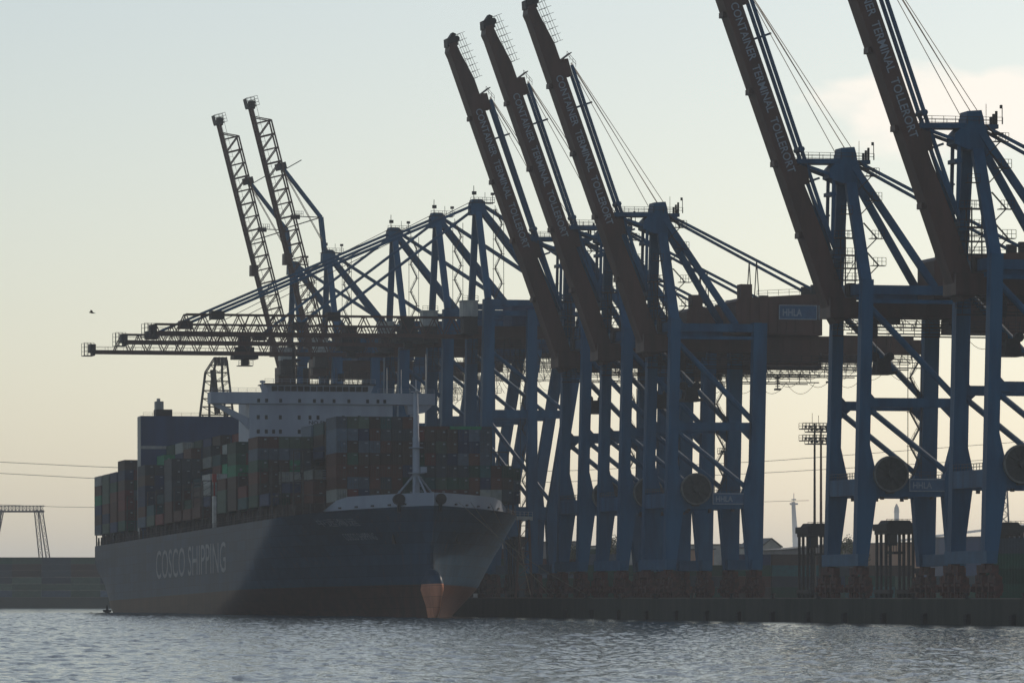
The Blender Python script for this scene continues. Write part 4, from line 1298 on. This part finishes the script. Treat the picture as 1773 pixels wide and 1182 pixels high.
B0 = Vector((base[0], base[1], 4.0))
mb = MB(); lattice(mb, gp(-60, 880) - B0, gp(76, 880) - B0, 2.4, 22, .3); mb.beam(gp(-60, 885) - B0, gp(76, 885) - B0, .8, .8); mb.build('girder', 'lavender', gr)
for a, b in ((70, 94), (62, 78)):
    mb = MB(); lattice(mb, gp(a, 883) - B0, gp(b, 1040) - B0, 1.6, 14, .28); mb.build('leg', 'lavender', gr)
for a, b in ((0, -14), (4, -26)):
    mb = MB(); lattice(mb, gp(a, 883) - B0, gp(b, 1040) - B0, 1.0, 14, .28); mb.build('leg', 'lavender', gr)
# power lines
for n_, (pts, lb) in enumerate(((((-700, 742), (0, 799.5), (170, 808), (620, 822), (1000, 814), (1330, 798), (1773, 764), (2400, 690)), 'upper thin power cable sagging across the pale sky behind the cranes'),
                ((( -700, 772), (0, 819), (165, 828), (620, 842), (1000, 833), (1330, 818), (1773, 792), (2400, 740)), 'lower thin power cable sagging across the pale sky behind the cranes'),
                ((( -300, 862), (100, 877), (170, 878), (620, 884), (900, 880), (1400, 866)), 'lowest faint power cable left of the ship stern'))):
    mb = MB(); P = []
    import bisect
    xs = list(range(int(pts[0][0]), int(pts[-1][0]) + 1, 50))
    for x in xs:
        j = max(1, min(len(pts) - 1, bisect.bisect_left([p[0] for p in pts], x)))
        (x0, y0), (x1, y1) = pts[j - 1], pts[j]; u = (x - x0) / (x1 - x0)
        P.append(gp(x, y0 + (y1 - y0) * u, 2900))
    mb.path(P, .16 if n_ < 2 else .12, 5)
    tag(mb.build('power_cable', 'rope'), lb, 'cable', 'power cables behind the terminal')
# slanting lattice tower behind the engine casing
b0 = cpt(375, 1620); B0 = Vector((b0[0], b0[1], 4.0))
tw = thing('lattice_tower', 'dark lattice tower with slanted head rising behind the blue engine casing', 'tower', tuple(B0))
mb = MB(); uv = Vector((CT, -ST, 0)); fv = Vector((ST, CT, 0))
def tp_(x, y, dep): return gp(x, y, 1620) - B0 + fv * dep
for dep in (-3, 3):
    for pl in (((326, 1010), (346, 718), (355, 645), (371, 620)), ((420, 1010), (403, 716), (392, 622)), ((362, 1010), (362, 700), (366, 660), (374, 622)), ((392, 1010), (388, 690), (384, 660), (384, 622))):
        for a, b in zip(pl, pl[1:]): mb.beam(tp_(*a, dep), tp_(*b, dep), .35, .35)
    y = 622
    yy = [620, 632, 645, 660, 676, 690, 704, 718, 740, 770, 800, 840, 880, 930, 980]
    for i, y in enumerate(yy):
        xl = 371 - (y - 620) * .62 if y < 645 else 355 - (y - 645) * .09
        xr = 392 + (y - 622) * .115
        mb.beam(tp_(xl, y, dep), tp_(xr, y, dep), .2, .2)
        if i + 1 < len(yy):
            y2 = yy[i + 1]; xl2 = 371 - (y2 - 620) * .62 if y2 < 645 else 355 - (y2 - 645) * .09; xr2 = 392 + (y2 - 622) * .115; mid = (xl + xr) / 2
            mb.beam(tp_(xl, y, dep), tp_(mid, y2, dep), .18, .18); mb.beam(tp_(xr, y, dep), tp_(mid, y2, dep), .18, .18)
for y in (620, 645, 676, 704): mb.beam(tp_(372, y, -3), tp_(372, y, 3), .25, .25); mb.beam(tp_(390, y, -3), tp_(390, y, 3), .25, .25)
mb.build('lattice_frame', 'dark', tw)
mb = MB(); mb.beam(tp_(368, 640, 0), tp_(376, 716, 0), 1.6, 1.6); 
for k in range(4): mb.beam(tp_(372 + k * 6, 618, 0), tp_(373 + k * 6, 632, 0), .9, 1.0)
mb.build('head_sheaves', 'dark', tw)
# floodlight masts
def flood(xpx, s_, h, lb, plat=True, mt='dark', r=.38, wide=3.4):
    x = px(xpx, s_)
    t = thing('floodlight_mast', lb, 'light mast', (x, s_, QZ), group='floodlight masts on the terminal')
    MB().tube((0, 0, 0), (0, 0, h), r, r * .6, n=10).build('pole', mt, t)
    mb = MB()
    for z in ((h - 4.2, h - 1.4) if plat else (h - .8,)):
        mb.box(-wide, wide, -wide * .5, wide * .5, z, z + .22)
        for y in (-wide * .5, wide * .5): mb.rail((-wide, y, z + .2), (wide, y, z + .2), 1.3, .09, .8)
        for k in range(6): mb.box(-wide + .4 + k * wide * .36, -wide + .9 + k * wide * .36, -wide * .5 - .4, -wide * .5, z + .3, z + .9)
    mb.tube((-.6, 0, h), (-.6, 0, h + 2.5), .06, n=4)
    mb.build('lamp_platform', 'dark', t)
flood(1410, 1190, 41.5, 'dark floodlight mast with double railed platform left of the second crane')
flood(1421, 1150, 39.5, 'rusty floodlight mast touching the left leg of the second crane', mt='rust')
flood(1255, 1230, 36, 'slim floodlight mast seen between the legs of the grouped cranes', plat=False, r=.55, wide=1.7, mt='rust')
flood(1143, 1600, 52, 'pale floodlight mast far behind the grouped cranes', plat=False, r=.7, wide=1.8)
# straddle carriers
def straddle():
    t = thing('straddle_carrier', '', 'vehicle')
    fr = MB()
    for x in (-2.3, 2.3):
        for y in (-4.4, -1.6, 1.6, 4.4): fr.box(x - .22, x + .22, y - .3, y + .3, 1.4, 12.6)
        fr.box(x - .4, x + .4, -5.2, 5.2, .9, 1.7)
        fr.box(x - .35, x + .35, -4.9, 4.9, 12.4, 13.1)
    for y in (-4.4, 4.4): fr.box(-2.3, 2.3, y - .25, y + .25, 12.6, 13.1)
    fr.build('frame', 'dark', t)
    tp = MB(); tp.box(-3.1, 3.1, -4.6, 4.6, 13.1, 14.4); tp.prism([(-2.8, 14.4), (2.4, 14.4), (1.8, 15.1), (-2.2, 15.1)], -3.8, 2)
    tp.rail((-3.1, -4.6, 14.4), (3.1, -4.6, 14.4), .9, .08, 1); tp.build('engine_deck', 'dark', t)
    cb = MB(); cb.box(-2.9, -1.4, -6.0, -4.3, 10.2, 12.5); cb.build('cab', 'glass', t)
    sp = MB(); sp.box(-1.2, 1.2, -3, 3, 8.6, 9.1)
    for x in (-.9, .9): 
        for y in (-2, 2): sp.tube((x, y, 9), (x, y, 12.6), .06, n=4)
    for z in range(3, 12): sp.box(-2.9, -2.55, -4.9, -4.5, z, z + .12)
    sp.build('spreader', 'dark', t)
    for x in (-2.3, 2.3):
        for y in (-4.2, -1.5, 1.5, 4.2):
            MB().tube((x - .3, y, .8), (x + .3, y, .8), .8, n=14).build('wheel', 'rubber', t)
    return t
s0 = straddle()
for i, (xp, s_, lb) in enumerate(((1549, 965, 'dark straddle carrier standing under the portal of the second crane'),
                                   (1413, 1010, 'dark straddle carrier at the foot of the rusty floodlight mast'),
                                   (1737, 985, 'dark straddle carrier beside the piled containers at the right edge'),
                                   (903, 1250, 'brown tall straddle carrier between the ship bow and the first crane leg'))):
    o = s0 if i == 0 else copy_tree(s0)
    o.location = (px(xp, s_), s_, QZ + .01); o.rotation_euler = (0, 0, 0); tag(o, lb, 'vehicle', 'straddle carriers on the quay')
# container rows in the yard, broadside to the quay
rg = random.Random(3)
yard = [(1705, 900, 5, 2, 'at the right edge of the quay'), (1338, 1330, 2, 3, 'behind the gap right of the grouped cranes'), (1000, 1260, 4, 7, 'behind the legs of the grouped cranes'),
        (1465, 1230, 2, 3, 'behind the second crane'), (1610, 1240, 2, 3, 'behind the two right-hand cranes'), (845, 1420, 5, 3, 'right of the ship bow')]
for xp, s_, hmax, n, wh_ in yard:
    x = px(xp, s_)
    for j in range(n):
        hh = max(1, hmax - (rg.random() < .35) - (rg.random() < .2))
        for k in range(hh):
            col = rg.choice(['dark green', 'grey green', 'teal', 'navy blue', 'slate', 'brown', 'dark green', 'grey blue', 'rust brown'])
            if wh_.startswith('at the right'): col = rg.choice(['navy blue', 'teal', 'navy blue', 'slate', 'dark green'])
            put_container(x + j * 12.5 + CLn, s_, QZ + .01 + k * (CH + .02), col, '%s container %s, %s layer, %s pile' % (col, wh_, ORD[k], ORD[j]), 'containers piled in the yard', math.pi / 2)
# buildings
def building(nm, xp0, xp1, s_, ztop, zlow, mt, lb, cat='building', gable=False, win=0, depth=25):
    x0, x1 = px(xp0, s_), px(xp1, s_)
    t = thing(nm, lb, cat, (x0, s_, QZ))
    wd = x1 - x0; a = zlow - QZ; b = ztop - QZ
    if gable: prof = [(0, .005), (wd, .005), (wd, a), (wd / 2, b), (0, a)]
    else: prof = [(0, .005), (wd, .005), (wd, b), (0, a)]
    w_ = MB().prism(prof, 0, depth); w_.build('wall', mt, t)
    r = MB()
    if gable:
        r.beam((-.4, depth / 2, a + .1), (wd / 2, depth / 2, b + .25), .3, depth + 1); r.beam((wd / 2, depth / 2, b + .25), (wd + .4, depth / 2, a + .1), .3, depth + 1)
    else: r.beam((-.4, depth / 2, a + .2), (wd + .4, depth / 2, b + .2), .3, depth + 1)
    r.build('roof', 'roof', t)
    for i in range(win):
        xx = wd * (i + .5) / win
        MB().box(xx - .9, xx + .9, -.06, -.005, a * .45, a * .45 + 1.5).build('window', 'glass', t)
    dd = MB().box(wd * .12, wd * .12 + 3, -.08, -.005, .01, 4); dd.build('door', 'roof', t)
building('shed', 1357, 1500, 1450, 20.0, 17.6, 'shed', 'grey shed with slanting roof behind the floodlight masts', 'shed')
building('warehouse', 1538, 1596, 1420, 19.6, 19.4, 'tan', 'tan orange clad hall seen through the straddle carrier', win=3)
building('office_block', 1318, 1352, 1500, 21.5, 19, 'pale', 'pale gabled building right of the grouped cranes', gable=True, win=2)
building('warehouse', 1040, 1330, 1560, 20.5, 19.8, 'pale', 'long pale hall behind the legs of the grouped cranes', win=9, depth=40)
building('warehouse', 826, 1010, 1600, 21.6, 21.0, 'shed', 'long grey hall right of the ship bow', win=6, depth=40)
building('warehouse', 1640, 1830, 1500, 22.5, 22, 'casing', 'dark blue hall at the far right behind the container pile', win=4)
building('warehouse', 1180, 1236, 1380, 17.2, 17, 'tan', 'small orange clad hut between the legs of the grouped cranes', win=2)
# silos
for i, (xp, lb) in enumerate(((1459, 'grey domed silo seen between the legs of the second crane, the left one'), (1500, 'grey domed silo behind the near leg of the second crane, the right one'))):
    t = thing('silo', lb, 'silo', (px(xp, 1480), 1480, QZ), group='domed silos in the yard')
    MB().tube((0, 0, .005), (0, 0, 14.5), 2.8, n=20).build('wall', 'shed', t)
    MB().tube((0, 0, 14.5), (0, 0, 16.2), 2.9, 1.6, n=20).build('dome', 'roof', t)
# far hazy landmarks (each at its own distance beyond the terminal)
def landmark(nm, cat, lb, xp, yc, parts):
    p = cpt(xp, yc); t = thing(nm, lb, cat, (p[0], p[1], 3.9), -TH)
    k = yc / 9000.0
    for pn, m_, fn in parts:
        mb = MB(); fn(mb, k); mb.build(pn, m_, t)
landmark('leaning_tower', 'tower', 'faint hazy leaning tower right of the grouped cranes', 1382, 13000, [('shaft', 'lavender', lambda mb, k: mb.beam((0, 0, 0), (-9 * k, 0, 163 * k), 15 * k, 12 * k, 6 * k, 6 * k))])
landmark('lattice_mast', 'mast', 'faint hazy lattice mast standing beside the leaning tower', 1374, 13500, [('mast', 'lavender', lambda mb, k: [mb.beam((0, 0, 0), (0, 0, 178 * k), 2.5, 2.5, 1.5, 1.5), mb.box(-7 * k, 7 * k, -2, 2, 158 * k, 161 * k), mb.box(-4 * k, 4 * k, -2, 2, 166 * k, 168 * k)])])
landmark('church_tower', 'church', 'faint round headed tower above the straddle carrier', 1552, 11000, [('tower', 'shed', lambda mb, k: mb.tube((0, 0, 0), (0, 0, 145 * k), 4.5 * k, 4.2 * k, n=12)), ('dome', 'roof', lambda mb, k: [mb.tube((0, 0, 145 * k), (0, 0, 153 * k), 4.8 * k, 4 * k, n=12), mb.tube((0, 0, 153 * k), (0, 0, 160 * k), 4 * k, .8 * k, n=12)])])
landmark('chimney', 'chimney', 'pale square chimney seen between the legs of the three grouped cranes', 1147, 6500, [('shaft', 'pale', lambda mb, k: mb.box(-4 * k, 4 * k, -4 * k, 4 * k, 0, 348 * k))])
def pyl(mb, k):
    h = 190 * k
    for sx_ in (-1, 1):
        for sy_ in (-1, 1): mb.beam((sx_ * 15 * k, sy_ * 15 * k, 0), (sx_ * 6 * k, sy_ * 6 * k, h), .4, .4)
    for i in range(12):
        u = i / 12; v = (i + 1) / 12; a = (15 - 9 * u) * k; b = (15 - 9 * v) * k
        for s_ in (-1, 1):
            mb.beam((-a, s_ * a, h * u), (b, s_ * b, h * v), .22, .22); mb.beam((a, s_ * a, h * u), (-b, s_ * b, h * v), .22, .22)
            mb.beam((-b, s_ * b, h * v), (b, s_ * b, h * v), .2, .2); mb.beam((s_ * a, -a, h * u), (s_ * b, b, h * v), .2, .2)
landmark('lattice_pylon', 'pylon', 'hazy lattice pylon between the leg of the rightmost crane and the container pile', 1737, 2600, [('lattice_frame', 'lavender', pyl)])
def brg(mb, k):
    mb.beam((-200 * k, 0, 96 * k), (400 * k, 0, 170 * k), 4 * k, 9 * k)
    for i in range(12): mb.box((-40 + i * 22) * k - 1, (-40 + i * 22) * k + 1, -2, 2, 0, (115 + i * 2.7) * k)
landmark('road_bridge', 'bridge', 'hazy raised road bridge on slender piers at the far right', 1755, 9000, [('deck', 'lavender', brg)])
for i, (xp, ht) in enumerate(((110, 108), (60, 96))):
    pass
# trees on the yard edge
def tree(xp, s_, h, r, lb, seed):
    rr = random.Random(seed)
    t = thing('tree', lb, 'tree', (px(xp, s_), s_, QZ), group='trees behind the yard')
    tr = MB(); tr.tube((0, 0, 0), (0, 0, h * .5), .35, .22, n=8)
    for k in range(5):
        a = rr.random() * 6.28; tr.tube((0, 0, h * (.3 + .04 * k)), (math.cos(a) * r * .6, math.sin(a) * r * .6, h * (.6 + .05 * k)), .14, .05, n=5)
    tr.build('trunk', 'rust', t)
    cr = MB()
    cl = [(rr.uniform(-r, r) * .7, rr.uniform(-r, r) * .7, h * rr.uniform(.45, .92)) for _ in range(16)]
    for _ in range(1500):
        c = rr.choice(cl); g = [rr.gauss(0, r * .2) for _ in range(3)]
        p = Vector((c[0] + g[0], c[1] + g[1], c[2] + g[2])); u = Vector((rr.gauss(0, 1), rr.gauss(0, 1), rr.gauss(0, 1))).normalized() * .28; v = u.cross(Vector((rr.gauss(0, 1), rr.gauss(0, 1), rr.gauss(0, 1)))).normalized() * .2
        cr.add([p - u, p + v, p + u, p - v], [(0, 1, 2, 3)])
    cr.build('crown', 'foliage', t, fix=False)
M['foliage'] = mat('tree_foliage', (0.05, 0.07, 0.035), (0.03, 0.045, 0.02), .8, .8)
tree(1462, 1380, 17.0, 3.8, 'dark bushy tree between the legs of the second crane', 1)
tree(1482, 1400, 16.0, 3.5, 'smaller dark tree right behind the near leg of the second crane', 5)
tree(1056, 1400, 17.5, 3.4, 'dark tree seen between the legs of the grouped cranes', 2)
tree(985, 1420, 15.0, 3.4, 'low dark tree left of the grouped crane legs', 3)
# gangway from ship to quay
gw = thing('gangway', 'pale grey gangway bridging from the ship rail to the quay crane side', 'gangway', (271.5, 1190, QZ))
mb = MB(); A = Vector((-2.0, 0, 19.0)); B = Vector((9.5, 1.5, 18.7)); mb.beam(A, B, .9, 1.2); mb.rail(A + Vector((0, -.6, .4)), B + Vector((0, -.6, .4)), 1.1, .08, 1); mb.build('walkway', 'grey_box', gw)
mb = MB(); mb.beam((6.5, .5, 18.4), (5.4, 1, 0), .5, .5); mb.beam((8.5, .5, 18.4), (9.4, 1, 0), .5, .5); 
for z in range(2, 18, 3): mb.beam((5.4 + z * .06, .8, z), (9.4 - z * .05, .8, z), .2, .2); mb.beam((5.4 + z * .06, .8, z), (9.4 - (z + 3) * .05, .8, z + 3), .15, .15)
mb.build('support_tower', 'brown', gw)
# mooring lines
def ship_w(p): return Matrix.Translation((SX, SY, 0)) @ (rot @ Vector(p))
ml = [((9, -319.5, 21.0), (QX + 1.6, 1144, 4.8), 'left'), ((14, -317, 20.8), (QX + 1.6, 1150, 4.8), 'a'), ((6, -320.5, 21), (QX + 1.6, 1114, 4.8), 'b'), ((21, -311, 20.5), (QX + 1.6, 1168, 4.8), 'c')]
MLB = ['pale mooring rope from the bow chock nearest the mast to the quay', 'pale mooring rope from the middle of the bow to the quay', 'longest pale mooring rope from the stem to the quay', 'short steep mooring rope beside the bow flare']
for (a, b, _), lb in zip(ml, MLB):
    a = ship_w(a); b = Vector(b); mb = MB(); P = []
    for k in range(13):
        u = k / 12; p = a.lerp(b, u); p.z -= 1.6 * math.sin(math.pi * u); P.append(p)
    mb.path(P, .06, 5); tag(mb.build('mooring_rope', 'mooring'), lb, 'rope', 'mooring ropes from the bow')
# buoy near the stern
by = cpt(185, 1330); t = thing('mooring_buoy', 'small dark buoy floating under the ship stern', 'buoy', (by[0], by[1], 0))
MB().tube((0, 0, .35), (0, 0, .95), 1.0, 1.15, n=16).build('float', 'dark', t); MB().tube((0, 0, .95), (0, 0, 2.1), .3, .2, n=8).build('post', 'dark', t)
MB().tube((0, 0, -.5), (0, 0, .35), .5, .6, n=10).build('keel', 'dark', t)
# bird
bp_ = gp(158, 541, 420)
bd = MB(); ux = Vector((CT, -ST, 0)); uy = Vector((ST, CT, 0)); uz = Vector((0, 0, 1))
def bpnt(a, b, c): return ux * a + uy * b + uz * c
for p, q_, r1, r2 in ((bpnt(-.2, 0, .02), bpnt(.05, 0, 0), .03, .07), (bpnt(.05, 0, 0), bpnt(.25, 0, -.05), .07, .02)): bd.tube(p, q_, r1, r2, n=8)
for sd_ in (-1, 1):
    a = [bpnt(-.1, 0, .03), bpnt(.1, 0, .03), bpnt(.05, sd_ * .3, .16), bpnt(-.08, sd_ * .3, .18), bpnt(.02, sd_ * .55, .02)]
    dz = Vector((0, 0, .015))
    bd.add(a + [p + dz for p in a], [(0, 1, 2, 3), (3, 2, 4), (5, 8, 7, 6), (8, 9, 7), (0, 5, 6, 1), (1, 6, 7, 2), (2, 7, 9, 4), (4, 9, 8, 3), (3, 8, 5, 0)])
bd.add([bpnt(.2, -.05, -.05), bpnt(.34, -.07, -.07), bpnt(.34, .07, -.07), bpnt(.2, .05, -.05), bpnt(.2, -.05, -.03), bpnt(.34, -.07, -.055), bpnt(.34, .07, -.055), bpnt(.2, .05, -.03)], [(0, 1, 2, 3), (4, 7, 6, 5), (0, 4, 5, 1), (1, 5, 6, 2), (2, 6, 7, 3), (3, 7, 4, 0)])
bo2 = bd.build('bird', 'leaf'); bo2.location = bp_; tag(bo2, 'small dark bird flying in the open sky left of the lowered booms', 'bird')

# ---------------------------------------------------------------- haze
hz = bpy.data.materials.new('haze'); hz.use_nodes = True
nt = hz.node_tree
for n in list(nt.nodes): nt.nodes.remove(n)
o_ = nt.nodes.new('ShaderNodeOutputMaterial'); pv = nt.nodes.new('ShaderNodeVolumePrincipled')
pv.inputs['Color'].default_value = (0.72, 0.84, 0.96, 1); pv.inputs['Density'].default_value = HAZE; pv.inputs['Anisotropy'].default_value = 0.1
nt.links.new(pv.outputs[0], o_.inputs['Volume'])
hb = MB().box(-16500, 17500, -2500, 17000, -9, 145)
ho_ = hb.build('haze', hz); tag(ho_, 'thin pale harbour haze', None, kind='stuff')
